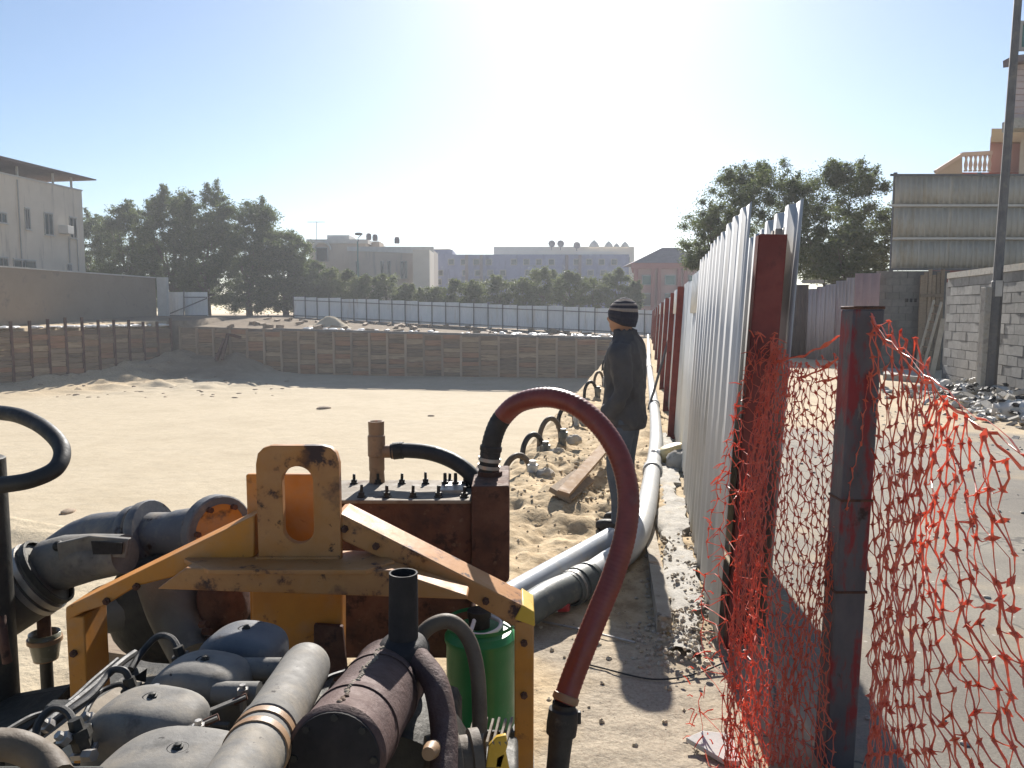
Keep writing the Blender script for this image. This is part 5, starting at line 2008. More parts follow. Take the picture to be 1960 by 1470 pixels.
LB_ = P(125, 1165, FY)
plate([(125, 1163), (487, 986), (487, 1066), (262, 1122), (200, 1160), (160, 1172), (125, 1190)], FY, .12, 'sloping_beam', M['orange'], pf)
a = P(125, 1188, FY)
b_ = P(160, 1188, FY)
MB().prism([Vector((a.x, FY + .001, .06)), Vector((b_.x, FY + .001, .06)), Vector((b_.x, FY + .001, b_.z + .01)), Vector((a.x, FY + .001, a.z + .01))], (0, .118, 0)).build('upright', M['orange'], pf, bevel=.004)
plate([(641, 986), (652, 984), (1000, 1160), (1022, 1196), (985, 1200), (880, 1140), (641, 1028)], FY + .001, .118, 'sloping_beam', M['faded'], pf)
a = P(985, 1190, FY)
b_ = P(1022, 1190, FY)
MB().prism([Vector((a.x, FY, .06)), Vector((b_.x, FY, .06)), Vector((b_.x, FY, b_.z)), Vector((a.x, FY, a.z))], (0, .12, 0)).build('upright', M['orange'], pf, bevel=.004)
plate([(985, 1186), (1000, 1158), (1023, 1172), (1024, 1200)], FY - .004, .13, 'corner_gusset', M['yellow'], pf, .003)
plate([(355, 1088), (748, 1092), (895, 1141), (895, 1148), (300, 1128)], FY - .085, .075, 'crossbeam', M['faded'], pf)
# top flange of the crossbeam, cut to points at both ends
zc = P(570, 1067, FY).z
zf = lambda u, Y: Vector((P(u, 1075, Y).x, Y, zc))
fl = [zf(352, FY - .012), zf(398, FY - .10), zf(700, FY - .10), zf(755, FY - .03), zf(730, FY + .06), zf(380, FY + .06)]
MB().prism(fl, (0, 0, -.012)).build('flange', M['faded'], pf, bevel=.002)


# lifting plate with rounded top and slotted eye
def eye_plate(Y, th, u0, u1, v0, v1, material, name, slot=True, rtop=32):
    A, B = P(u0, v1, Y), P(u1, v0, Y)
    w = (B.x - A.x)
    zb, zt = A.z, B.z
    cx = (A.x + B.x) / 2
    r = rtop / FPX * Y
    outer = []
    def arc(cx_, cz_, a0, a1, n, rad):
        return [(cx_ + rad * math.cos(a0 + (a1 - a0) * k / n), cz_ + rad * math.sin(a0 + (a1 - a0) * k / n)) for k in range(n + 1)]
    if not slot:
        outer = [(A.x, zb), (B.x, zb)] + arc(B.x - r, zt - r, 0, math.pi / 2, 6, r) + arc(A.x + r, zt - r, math.pi / 2, math.pi, 6, r)
        return MB().prism([Vector((x, Y, z)) for x, z in outer], (0, th, 0)).build(name, material, pf, bevel=.003)
    sw = (P(600, 960, Y).x - P(541, 960, Y).x) / 2
    sc0, sc1 = P(570, 922, Y).z, P(570, 1012, Y).z
    sx = P(570, 960, Y).x
    # outer and inner loops sampled with the same count, then bridged
    n = 48
    def outer_at(k):
        an = 2 * math.pi * k / n
        # walk the outer loop by angle from the slot centre
        c0 = (sx, (sc0 + sc1) / 2)
        dx, dz = math.cos(an), math.sin(an)
        t_ = min((B.x - c0[0]) / dx if dx > 1e-6 else 9, (A.x - c0[0]) / dx if dx < -1e-6 else 9, (zt - c0[1]) / dz if dz > 1e-6 else 9, (zb - c0[1]) / dz if dz < -1e-6 else 9)
        x, z = c0[0] + dx * t_, c0[1] + dz * t_
        for cxx, sg in ((B.x - r, 1), (A.x + r, -1)):
            if (x - cxx) * sg > 0 and z > zt - r:
                v2 = Vector((x - cxx, z - (zt - r)))
                v2 = v2.normalized() * r
                x, z = cxx + v2.x, zt - r + v2.y
        return x, z
    def inner_at(k):
        an = 2 * math.pi * k / n
        zc_ = sc0 if math.sin(an) >= 0 else sc1
        return sx + sw * math.cos(an), zc_ + sw * math.sin(an)
    vs, fs = [], []
    for k in range(n):
        xo, zo = outer_at(k)
        xi, zi = inner_at(k)
        vs += [Vector((xo, Y, zo)), Vector((xi, Y, zi)), Vector((xo, Y + th, zo)), Vector((xi, Y + th, zi))]
    for k in range(n):
        a_, b2 = 4 * k, 4 * ((k + 1) % n)
        fs += [(a_, b2, b2 + 1, a_ + 1), (a_ + 2, a_ + 3, b2 + 3, b2 + 2), (a_, a_ + 2, b2 + 2, b2), (a_ + 1, b2 + 1, b2 + 3, a_ + 3)]
    return MB().add(vs, fs).build(name, material, pf, bevel=.002)


eye_plate(FY - .012, .026, 495, 648, 853, 1076, M['faded'], 'lifting_plate')
eye_plate(FY + .122, .018, 480, 640, 908, 1210, M['orange'], 'back_plate', False, 4)
plate([(482, 1128), (655, 1132), (655, 1290), (482, 1290)], FY + .03, .05, 'apron_plate', M['orange'], pf)
plate([(600, 1196), (655, 1200), (668, 1330), (600, 1330)], FY + .005, .02, 'bracket', M['rust'], pf)
for x in (P(142, 1400, FY).x, P(1003, 1400, FY).x):
    MB().beam((x, .85, .07), (x, 2.9, .07), .08, .12).build('skid_rail', M['dark'], pf)
MB().beam((P(142, 1400, FY).x, FY + .06, .10), (P(1003, 1400, FY).x, FY + .06, .10), .08, .1).build('skid_tie', M['dark'], pf)

# ---------------- engine
en = thing('diesel_engine', (-.58, 1.35, .05), 'air cooled diesel engine with a row of dusty grey cylinder covers', 'engine')
MB().box((-.60, 1.36, .52), (.36, .66, .56)).build('engine_block', M['dark'], en, bevel=.02)
MB().box((-.60, 1.36, .16), (.30, .60, .18)).build('oil_sump', M['dark'], en, bevel=.02)
for k in range(4):
    for s_ in range(5):
        MB().box((-.60, 1.10 + .165 * k, .66 + .03 * s_), (.40, .13, .012)).build('cooling_fin', M['dark'], en)


def cover(u, v, Y, wpx, dpt, hgt, yaw, material, roll=0.10):
    c = P(u, v, Y)
    hw = wpx / 2 / FPX * Y
    rot = Euler((0, roll, yaw)).to_matrix()
    ms_ = MB().sell(c - Vector((0, 0, hgt * .62)), (hw, dpt, hgt), .50, .62, rot, 40, 24)
    # the left end tapers down
    o_ = []
    for p in ms_.v:
        l = rot.transposed() @ (p - c)
        k = max(0.0, (-l.x / hw + .1))
        l.z -= k * k * hgt * .35 * (1 if l.z > -hgt * .5 else .3)
        o_.append(c + rot @ l)
    ms_.v = o_
    cv = ms_.build('cylinder_cover', material, en, angle=60)
    top = c + rot @ Vector((hw * .10, 0, hgt * .375))
    MB().lathe([(-.012, .020), (-.001, .018), (.0005, .0155), (-.003, .012)], top, rot @ Vector((0, 0, 1)), 16).build('bolt_seat', M['soot_and_hollow'], cv)
    MB().lathe([(-.006, .009), (.003, .009), (.004, .006), (.007, .0055), (.008, .001)], top, rot @ Vector((0, 0, 1)), 6).build('cover_bolt', M['dark'], cv)
    MB().sell(c - Vector((0, 0, hgt * 1.30)), (hw * 1.04, dpt * 1.06, .018), .3, .5, rot, 28, 8).build('cover_flange', M['dark'], cv)
    return cv


cover(462, 1226, 1.60, 168, .075, .078, -.12, M['bluegrey'])  # far cover: its bluish shade is put into the colour
cover(382, 1288, 1.46, 192, .072, .080, -.12, M['castgrey'])
cover(280, 1362, 1.31, 232, .072, .080, -.12, M['castgrey'])
cover(325, 1462, 1.13, 330, .095, .075, -.10, M['castgrey'], .06)
# pale rail and injector pipes on the left of the covers
MB().beam(P(40, 1452, 1.22), P(262, 1308, 1.52), .035, .012, (.1, -.3, 1)).build('fuel_rail', M['rustlid'], en)
MB().beam(P(20, 1468, 1.22), P(272, 1290, 1.58), .02, .03, (.1, -.3, 1)).build('rail_pipe', M['dark'], en)
for pts, r_ in (([(70, 1430, 1.2), (72, 1388, 1.22), (98, 1357, 1.24), (128, 1362, 1.24), (146, 1392, 1.22)], .0065),
                ([(60, 1420, 1.25), (120, 1370, 1.28), (170, 1335, 1.34), (200, 1300, 1.4), (214, 1283, 1.42), (238, 1284, 1.42), (250, 1306, 1.42)], .0065),
                ([(160, 1372, 1.3), (178, 1338, 1.36), (195, 1322, 1.4), (232, 1310, 1.42), (248, 1330, 1.40)], .005),
                ([(250, 1282, 1.55), (272, 1248, 1.6), (302, 1218, 1.62), (328, 1222, 1.62), (345, 1248, 1.6)], .0075),
                ([(100, 1440, 1.18), (160, 1400, 1.24), (215, 1355, 1.34), (262, 1315, 1.44)], .004),
                ([(0, 1445, 1.2), (70, 1398, 1.27), (160, 1330, 1.4), (230, 1270, 1.54), (258, 1250, 1.6)], .008)):
    MB().tube(spline([P(*q) for q in pts], 6), r_, 8).build('fuel_line', M['black'], en)
for u, v, Y in ((150, 1400, 1.22), (252, 1318, 1.42), (346, 1256, 1.6)):
    c = P(u, v, Y)
    MB().lathe([(-.03, .016), (-.012, .016), (-.012, .020), (.004, .020), (.004, .012), (.022, .011)], c, Vector((-.25, 0, 1)), 6).build('injector', M['dark'], en)
    MB().lathe([(-.04, .022), (-.032, .022)], c, Vector((-.25, 0, 1)), 6).build('union_nut', M['steel'], en)
    MB().lathe([(0, .010), (.02, .010)], c + Vector((.02, -.02, -.03)), Vector((1, -.3, .2)), 6).build('union_nut', M['steel'], en)
MB().tube(spline([P(-40, 1425, 1.0), P(30, 1428, 1.02), P(85, 1455, 1.02), P(110, 1490, 1.0)], 6), .022, 12).build('breather_hose', M['brownhose'], en)
MB().box(P(60, 1545, 1.05), (.22, .12, .06)).build('side_cover', M['dark'], en, bevel=.01)
# intake pipe (pale cylinder) beside the covers
ip0, ip1 = P(588, 1272, 1.53), P(395, 1600, .92)
ax_ = (ip1 - ip0).normalized()
Lp = (ip1 - ip0).length
it = MB().lathe([(-.012, .01), (-.011, .028), (-.004, .042), (.006, .048), (.02, .0495), (.30, .0495), (.302, .052), (.325, .052), (.327, .0495), (Lp, .0495)], ip0, ax_, 36).build('intake_pipe', M['castgrey'], en)
for q in (.335, .375):
    MB().lathe([(q, .0497), (q, .0525), (q + .018, .0525), (q + .018, .0497)], ip0, ax_, 36, cap=False).build('hose_clamp', M['copper'], it)
for u, v, Y in ((460, 1338, 1.36), (405, 1378, 1.26)):
    c = P(u, v, Y)
    MB().beam(c + Vector((-.05, -.02, -.012)), c + Vector((.01, 0, .006)), .012, .004).build('clamp_tail', M['castgrey'], it)
    MB().lathe([(-.012, .007), (.012, .007)], c, Vector((1, .4, .3)), 6).build('clamp_screw', M['rust'], it)
for u, v, Y in ((500, 1262, 1.5), (455, 1308, 1.4)):
    c = P(u, v, Y)
    MB().tube([c + Vector((-.045, .0, -.02)), c + Vector((.04, 0, -.02))], .022, 14).build('intake_branch', M['castgrey'], it)

# ---------------- muffler
mu = thing('muffler', P(690, 1400, 1.4), 'rusty brown cylindrical muffler with a welded seam and black exhaust stub', 'muffler')
m0, m1 = P(640, 1452, 1.16), P(748, 1292, 1.58)
axm = (m1 - m0).normalized()
Lm = (m1 - m0).length
RM = .078
MB().lathe([(0, .03), (.001, RM - .004), (.006, RM), (.012, RM + .003), (.02, RM), (Lm - .02, RM), (Lm - .012, RM + .003), (Lm - .004, RM), (Lm + .02, RM * .72), (Lm + .03, .03)], m0, axm, 44).build('muffler_body', M['muffler'], mu)
MB().lathe([(-.003, .002), (-.003, RM - .006), (.004, RM - .004)], m0, axm, 40).build('end_disc', M['soot_and_hollow'], mu)
# weld seam: beads along the upper side
up_ = Vector((-.05, -.35, 1))
up_ = (up_ - axm * up_.dot(axm)).normalized()
rr = random.Random(5)
sm_ = MB()
for i in range(46):
    k = .03 + (Lm - .05) * i / 45
    sm_.sell(m0 + axm * k + up_ * (RM + .0005) + axm.cross(up_) * (.004 * math.sin(i * .5) + rr.uniform(-.002, .002)), (rr.uniform(.003, .006), rr.uniform(.003, .006), .003), 1, 1, None, 7, 5)
sm_.build('weld_seam', M['rustlid'], mu)
ex0, ex1 = P(772, 1225, 1.55), P(772, 1096, 1.55)
MB().lathe([(-.05, .034), (.0, .031), ((ex1 - ex0).length, .0295), ((ex1 - ex0).length, .026), ((ex1 - ex0).length - .05, .025)], ex0, (ex1 - ex0), 28, cap=False).build('exhaust_stub', M['soot_and_hollow'], mu)
MB().sell(ex0 + Vector((0, 0, -.03)), (.055, .06, .04), .8, .8, None, 20, 12).build('stub_collar', M['soot_and_hollow'], mu)
# shroud and pipes right of the muffler
MB().tube(spline([P(800, 1262, 1.52), P(834, 1310, 1.45), P(850, 1400, 1.38), P(848, 1500, 1.3)], 6), .026, 16).build('down_pipe', M['muffler'], mu)

MB().box(P(800, 1480, 1.75), (.20, .25, .34)).build('gear_case', M['dark'], en, bevel=.03)
MB().lathe([(0, .02), (.001, .17), (.05, .18), (.18, .17), (.20, .10)], P(730, 1560, 1.42), (0, 1, .05), 36).build('flywheel_housing', M['dark'], en)
MB().box(P(560, 1480, 1.5), (.22, .4, .22)).build('air_duct', M['dark'], en, bevel=.03)

bh_ = thing('black_hose', P(850, 1300, 1.62), 'black rubber hose arching beside the green canister', 'hose')
MB().tube(spline([P(775, 1300, 1.58), P(792, 1240, 1.60), P(822, 1200, 1.61), P(862, 1190, 1.62), P(896, 1222, 1.62), P(914, 1290, 1.6), P(918, 1400, 1.56), P(912, 1500, 1.5)], 8), .0165, 14).build('hose', M['brownhose'], bh_)

# pulley, belts and slatted fan guard at the lower right
fg = thing('fan_unit', P(900, 1470, 1.45), 'brown belt pulley and slatted fan guard at the bottom of the frame', 'fan')
c = P(868, 1462, 1.38)
MB().lathe([(-.05, .04), (-.05, .055), (-.03, .058), (-.028, .048), (-.012, .048), (-.010, .058), (.01, .058), (.012, .048), (.03, .048), (.032, .058), (.05, .058), (.05, .03)], c, Vector((1, .25, 0)), 30).build('pulley', M['brownhose'], fg)
MB().lathe([(0, .012), (.02, .016), (.04, .012)], P(832, 1428, 1.34), Vector((-.2, -1, .2)), 14).build('shaft_end', M['copper'], fg)
for i in range(7):
    u = 908 + i * 12
    MB().beam(P(u, 1376 + (i % 2) * 3, 1.6), P(u - 12, 1424, 1.52), .005, .010).build('guard_slat', M['rustlid'], fg)
MB().beam(P(903, 1402, 1.57), P(985, 1405, 1.57), .006, .012).build('guard_rim', M['dark'], fg)
for pts in ([(930, 1470), (935, 1428), (950, 1412), (968, 1408), (972, 1426), (960, 1470)], [(945, 1500), (950, 1450), (968, 1440), (980, 1500)]):
    MB().prism([P(u, v, 1.52) for u, v in pts], (0, .012, 0)).build('yellow_bracket', M['yellow'], fg, bevel=.002)
MB().box(P(940, 1520, 1.6), (.12, .2, .16)).build('fan_housing', M['dark'], fg, bevel=.01)

# ---------------- green canister
gc0 = P(920, 1400, 2.32)
gx, gy = gc0.x, 2.34
zt_ = P(920, 1248, 2.24).z
zb_ = .30
cn_ = thing('green_canister', (gx, gy, zb_), 'dark green metal canister with a white looped handle behind the frame', 'canister')
rg = .108
MB().lathe([(0, rg * .9), (.01, rg), (zt_ - zb_ - .012, rg), (zt_ - zb_, rg + .005), (zt_ - zb_ + .012, rg + .005), (zt_ - zb_ + .02, rg - .004), (zt_ - zb_ + .028, rg * .9), (zt_ - zb_ + .03, .02)], (gx, gy, zb_), (0, 0, 1), 40).build('can_body', M['green'], cn_)
MB().lathe([(0, .034), (.035, .034), (.036, .038), (.055, .038), (.058, .01)], (gx - .005, gy + .02, zt_ + .028), (0, 0, 1), 20).build('filler_cap', M['dark'], cn_)
hz0 = zt_ + .035
hd = [(gx - .03, gy - .05, hz0), (gx + .015, gy - .062, hz0 + .002), (gx + .055, gy - .03, hz0 + .006), (gx + .062, gy + .015, hz0 + .012), (gx + .03, gy + .055, hz0 + .012)]
MB().tube(spline(hd, 8), .0065, 10).build('handle', M['white'], cn_)
MB().tube([(gx - .03, gy - .05, hz0), (gx - .012, gy + .01, hz0 + .045)], .0065, 10).build('handle', M['white'], cn_)
MB().lathe([(0, rg + .002), (.006, rg + .003), (.012, rg + .002)], (gx, gy, zb_ + .33), (0, 0, 1), 40, cap=False).build('body_bead', M['green'], cn_)
MB().box((gx, gy, .15), (.25, .25, .28)).build('stand', M['dark'], cn_, bevel=.01)

KF2 = 1.2


def PK(u, v, Y):
    return P(u, v, Y * KF2)


class KB(MB):
    """same builder, sizes given for the first distance estimate and corrected by KF2"""
    def box(self, c, size, rot=None):
        return super().box(c, [q * KF2 for q in size], rot)

    def beam(self, a, b, w, h, up=(0, 0, 1)):
        return super().beam(a, b, w * KF2, h * KF2, up)

    def tube(self, pts, r, n=12, cap=True):
        return super().tube(pts, [q * KF2 for q in r] if isinstance(r, (list, tuple)) else r * KF2, n, cap)

    def lathe(self, prof, a, axis, n=20, cap=True):
        return super().lathe([(h * KF2, r * KF2) for h, r in prof], a, axis, n, cap)

    def sell(self, c, rad, *q):
        return super().sell(c, [x * KF2 for x in rad], *q)


# ---------------- rusty tank with bolted lid
tk = thing('rusty_tank', (-.28, 2.7, 0), 'long rusty steel tank with a bolted lid behind the orange frame', 'tank')
ty0, ty1 = 2.10 * KF2, 2.34 * KF2
ztk = P(780, 956, ty0).z
xl, xr = P(560, 960, ty0).x, P(902, 960, ty0).x
zbt = P(780, 1260, ty0).z
KB().prism([(xl, ty0, zbt), (xr, ty0, zbt), (xr, ty0, ztk - .012), (xl, ty0, ztk - .012)], (0, ty1 - ty0, 0)).build('tank_shell', M['rust'], tk, bevel=.004)
KB().prism([(xl - .01, ty0 - .012, ztk - .0115), (xr, ty0 - .012, ztk - .0115), (xr, ty0 - .012, ztk), (xl - .01, ty0 - .012, ztk)], (0, ty1 - ty0 + .024, 0)).build('lid', M['rustlid'], tk, bevel=.002)
xe = P(975, 1000, ty0 - .03).x
zet = P(935, 930, ty0 - .03).z
zeb = P(935, 1116, ty0 - .03).z
rx = []
for (cx_, cz_, a0) in ((xe - .02, zeb + .02, -90), (xe - .008, zet - .008, 0), (xr + .005, zet - .005, 90), (xr + .005, zeb + .005, 180)):
    rad = .02 if a0 == -90 else (.008 if a0 == 0 else .003)
    for k in range(5):
        an = R(a0 + 90 * k / 4)
        rx.append((cx_ + rad * math.cos(an), cz_ + rad * math.sin(an)))
KB().prism([Vector((x, ty0 - .03, z)) for x, z in rx], (0, .34, 0)).build('end_chamber', M['rust'], tk, bevel=.003)
bolt = KB()
bolt.lathe([(0, .013), (.003, .013), (.003, .0095), (.011, .0095), (.011, .005), (.026, .0045), (.027, .001)], (0, 0, 0), (0, 0, 1), 6)
bme_ = bolt.mesh('lid_bolt', angle=30)
bme_.materials.append(M['dark'])
for x in np.linspace(xl + .05, xr - .025, 7):
    for y, dx in ((ty0 + .03, 0), (ty1 - .05, .02)):
        inst('lid_bolt', bme_, tk, (x + dx, y, ztk + .0005), (rr.uniform(-.06, .06), rr.uniform(-.06, .06), rr.uniform(0, 3)), (1, 1, rr.uniform(.9, 1.35)))
for u, v in ((852, 940), (872, 932), (890, 925)):
    q = PK(u, v, 2.25)
    inst('lid_bolt', bme_, tk, (q.x, 2.25 * KF2, ztk + .0005), (0, 0, 1), (1.2, 1.2, 1.6))
KB().box((xr - .07, 2.22 * KF2, ztk + .007), (.07, .12, .012)).build('clamp_bar', M['steel'], tk)
# legs
for x in (xl + .06, xr + .03):
    MB().box((x, 2.26 * KF2, zbt / 2), (.07, .22, zbt)).build('leg', M['dark'], tk)
# nozzle under the red hose
nz = PK(938, 925, 2.22)
KB().lathe([(-.02, .036), (.012, .036), (.012, .026), (.06, .026)], (nz.x, 2.22 * KF2, zet), (0, 0, 1), 22).build('nozzle', M['rust'], tk)
# tee pipe
tz = PK(722, 935, 2.32)
zt2 = PK(722, 806, 2.32).z
hT = (zt2 - ztk) / KF2
KB().lathe([(0, .024), (.18 * hT, .022), (.2 * hT, .0235), (.42 * hT, .0235), (.44 * hT, .0265), (.76 * hT, .0265), (.78 * hT, .0235), (hT, .0245), (hT, .020), (.9 * hT, .019)], (tz.x, 2.32 * KF2, ztk), (0, 0, 1), 24, cap=False).build('tee_pipe', M['copper'], tk)
jz = PK(740, 864, 2.32)
KB().lathe([(0, .020), (.03, .020), (.031, .0235), (.045, .0235)], (tz.x + .022, 2.32 * KF2, jz.z), (1, 0, 0), 20).build('tee_branch', M['copper'], tk)
bk2 = thing('black_hose', PK(830, 870, 2.32), 'short black hose from the brown tee pipe to the rusty tank', 'hose')
pth = [PK(748, 864, 2.32), PK(775, 862, 2.32), PK(820, 866, 2.30), PK(862, 880, 2.28), PK(895, 902, 2.26), PK(915, 930, 2.25), PK(920, 960, 2.25)]
KB().tube(spline(pth, 8), .0235, 16).build('hose', M['black'], bk2)
for q in (3, 6):
    a = spline(pth, 8)
    KB().lathe([(-.008, .0238), (-.008, .0262), (.008, .0262), (.008, .0238)], a[q], a[q + 1] - a[q], 18, cap=False).build('wire_clamp', M['dark'], bk2)

# ---------------- red suction hose
rh = thing('red_hose', PK(1180, 1000, 2.1), 'ribbed dark red suction hose arching over from the rusty tank', 'hose')
hp_ = [(938, 872, 2.22), (943, 840, 2.22), (957, 806, 2.22), (985, 776, 2.20), (1020, 763, 2.18), (1062, 762, 2.14), (1105, 778, 2.10), (1146, 812, 2.06), (1178, 858, 2.02),
       (1197, 910, 1.99), (1203, 965, 1.96), (1195, 1030, 1.93), (1174, 1100, 1.90), (1148, 1165, 1.87), (1120, 1235, 1.84), (1095, 1300, 1.82), (1080, 1345, 1.80)]
cen = spline([PK(*q) for q in hp_], 14)
RH = .0285
# resample by length for even ribs
acc = [0.0]
for i in range(1, len(cen)):
    acc.append(acc[-1] + (cen[i] - cen[i - 1]).length)
LT_ = acc[-1]
nr = int(LT_ / .0050)
pts, rad = [], []
k = 0
for i in range(nr + 1):
    d_ = LT_ * i / nr
    while k < len(acc) - 2 and acc[k + 1] < d_:
        k += 1
    pts.append(cen[k].lerp(cen[k + 1], (d_ - acc[k]) / max(1e-6, acc[k + 1] - acc[k])))
    rad.append(RH + (.0008 if i % 3 == 0 else (-.0003 if i % 3 == 1 else .0)))
M['redhose'] = mat('ribbed_red_hose', [(0.14, 0.024, 0.016), (0.20, 0.036, 0.022), (0.11, 0.02, 0.015)], 7, .42, 0, .05, layers=[((0.13, 0.09, 0.07), 6, .58, .8)], spec=.5)
nb = int(nr * .10)
KB().tube(pts[:nb + 1], rad[:nb + 1], 20).build('hose_cuff', M['black'], rh, angle=80)
KB().tube(pts[nb:], rad[nb:], 20).build('hose', M['redhose'], rh, angle=80)
d0 = (pts[0] - pts[4]).normalized()
KB().lathe([(-.03, .030), (-.028, .0325), (-.015, .0325), (-.013, .030), (.0, .030), (.02, .0285), (.055, .0275)], pts[0], d0, 24, cap=False).build('hose_tail', M['black'], rh)
for q in (.006, .028):
    KB().lathe([(q, .0300), (q, .0330), (q + .010, .0330), (q + .010, .0300)], pts[0], d0, 24, cap=False).build('hose_clamp', M['steel'], rh)
d1 = (pts[-1] - pts[-5]).normalized()
pe = pts[-1]
KB().lathe([(-.02, .0295), (-.018, .033), (-.004, .033), (-.002, .0295)], pe, d1, 24, cap=False).build('hose_clamp', M['copper'], rh)
KB().lathe([(0, .029), (.012, .029), (.016, .036), (.05, .038), (.075, .037), (.078, .030), (.13, .028), (.34, .027)], pe, (d1 * .4 + Vector((0, 0, -1))).normalized(), 24).build('coupling', M['black'], rh)
for a in (0, 2.1, 4.2):
    q = pe + Vector((.042 * math.cos(a), .042 * math.sin(a), -.045))
    KB().box(q, (.012, .012, .03)).build('coupling_lug', M['black'], rh, bevel=.002)

# ---------------- pump pipework on the left
pw = thing('water_pump', PK(300, 1250, 1.95), 'grey cast pump with flanged pipes behind the left side of the frame', 'pump')
q0, q1 = PK(128, 1075, 2.15), PK(470, 990, 2.02)
axq = (q1 - q0).normalized()
KB().tube(spline([PK(118, 1060, 2.2), PK(170, 1030, 2.18), PK(255, 1022, 2.12), PK(330, 1022, 2.06), PK(405, 1012, 2.02)], 6), [.062] * 7 + [.066] * 6 + [.060] * 6 + [.064] * 6, 24).build('suction_pipe', M['bluegrey'], pw)
for u, v, Y, rr_, th in ((282, 1023, 2.10, .090, .030), (258, 1026, 2.12, .082, .026)):
    KB().lathe([(0, .058), (0, rr_), (.004, rr_ + .003), (th - .004, rr_ + .003), (th, rr_), (th, .058)], PK(u, v, Y), axq, 30, cap=False).build('flange', M['bluegrey'], pw)
fc = PK(408, 1012, 2.00)
axo = Vector((.75, -.62, .05)).normalized()
KB().lathe([(0, .05), (0, .088), (.004, .092), (.036, .092), (.040, .088), (.040, .070), (.005, .064), (.0, .03)], fc, axo, 32).build('open_flange', M['bluegrey'], pw)
KB().lathe([(.006, .002), (.007, .064), (.038, .0695)], fc, axo, 32).build('flange_bore', M['orange'], pw)
for k in range(6):
    an = k * math.pi / 3 + .3
    x_ = axo.orthogonal().normalized()
    y_ = axo.cross(x_)
    KB().lathe([(-.012, .008), (.052, .008)], fc + (x_ * math.cos(an) + y_ * math.sin(an)) * .081, axo, 6).build('flange_bolt', M['rust'], pw)
# coupling cone with lever
KB().tube([PK(95, 1082, 1.98), PK(128, 1075, 1.97), PK(180, 1066, 1.95), PK(240, 1060, 1.93)], [.068, .070, .060, .050], 24).build('coupling_cone', M['castgrey'], pw)
lev = KB()
lev.prism([PK(108, 1040, 1.90), PK(170, 1026, 1.90), PK(246, 1032, 1.88), PK(240, 1068, 1.88), PK(165, 1066, 1.90), PK(112, 1075, 1.90)], (0, .02, .0))
lev.build('lever_plate', M['castgrey'], pw, bevel=.003)
KB().prism([PK(176, 1035, 1.895), PK(236, 1038, 1.875), PK(234, 1060, 1.875), PK(180, 1060, 1.895)], (0, -.006, 0)).build('lever_recess', M['soot_and_hollow'], pw)  # raised dark piece stands in for shade in a recess
KB().sell(PK(112, 1045, 1.92), (.014, .014, .014), 1, 1).build('lever_pivot', M['dark'], pw)
# grey hose with clamp rings entering from the left edge
hs0, hs1 = PK(5, 1150, 1.92), PK(88, 1096, 1.95)
axh = (hs1 - hs0).normalized()
Lh_ = (hs1 - hs0).length / KF2
KB().lathe([(-.15, .092), (Lh_ * .55, .094), (Lh_ * .6, .090), (Lh_, .088)], hs0, axh, 30).build('inlet_hose', M['greyhose'], pw)
for q, r_ in ((Lh_ * .60, .099), (Lh_ * .78, .099), (Lh_ * .97, .095)):
    KB().lathe([(q, .088), (q, r_), (q + .014, r_), (q + .014, .088)], hs0, axh, 30, cap=False).build('clamp_ring', M['steel'] if q < Lh_ * .9 else M['dark'], pw)
# volute and elbow under the beam
KB().sell(PK(360, 1160, 2.0), (.20, .12, .14), .7, .8, None, 28, 16).build('volute', M['dark'], pw)
KB().tube(spline([PK(318, 1110, 1.90), PK(332, 1165, 1.86), PK(352, 1215, 1.82), PK(372, 1262, 1.76)], 6), [.07 - .0012 * i for i in range(19)], 22).build('elbow', M['greyhose'], pw)
KB().sell(PK(240, 1160, 1.98), (.11, .09, .06), .8, .8, None, 24, 12).build('lower_casing', M['greyhose'], pw)
KB().sell(PK(430, 1150, 1.9), (.06, .08, .07), .6, .8, None, 24, 12).build('bearing_housing', M['rust'], pw)
for k in range(5):
    KB().lathe([(-.01, .009), (.012, .009)], PK(390 + 6 * k, 1195 + 14 * k, 1.78), Vector((.9, -.4, .2)), 6).build('stud', M['rust'], pw)
KB().box(PK(330, 1400, 2.0), (.36, .3, .34)).build('pedestal', M['dark'], pw, bevel=.02)

# upright dark pipe at the left edge with a hose loop
up = thing('standpipe', PK(5, 1280, 1.80), 'dark rusty standpipe cut by the left edge', 'pipe')
c = PK(-8, 1270, 1.78)
zt3 = PK(-8, 878, 1.78).z
hp3 = (zt3 - c.z) / KF2
KB().lathe([(-.72, .046), (hp3, .046), (hp3 + .004, .040)], c, (0, 0, 1), 26).build('pipe_shaft', M['dark'], up)
KB().lathe([(0, .030), (.006, .032), (.012, .026), (.014, .012), (.028, .011), (.029, .004)], (c.x, c.y, zt3 + .004), (0, 0, 1), 18).build('cap_valve', M['dark'], up)
KB().tube(spline([PK(2, 1180, 1.70), PK(8, 1230, 1.68), PK(14, 1268, 1.68)], 5), .010, 10).build('side_tube', M['rust'], up)
lo = thing('dark_hose', PK(60, 930, 1.78), 'thick grey black hose looping out from the left edge', 'hose')
lp_ = [(-60, 786, 1.95), (-10, 789, 1.92), (40, 797, 1.88), (88, 822, 1.83), (118, 858, 1.78), (108, 895, 1.73), (62, 918, 1.69), (5, 928, 1.67), (-60, 934, 1.66)]
KB().tube(spline([PK(*q) for q in lp_], 10), .0185, 18).build('hose', M['black'], lo)

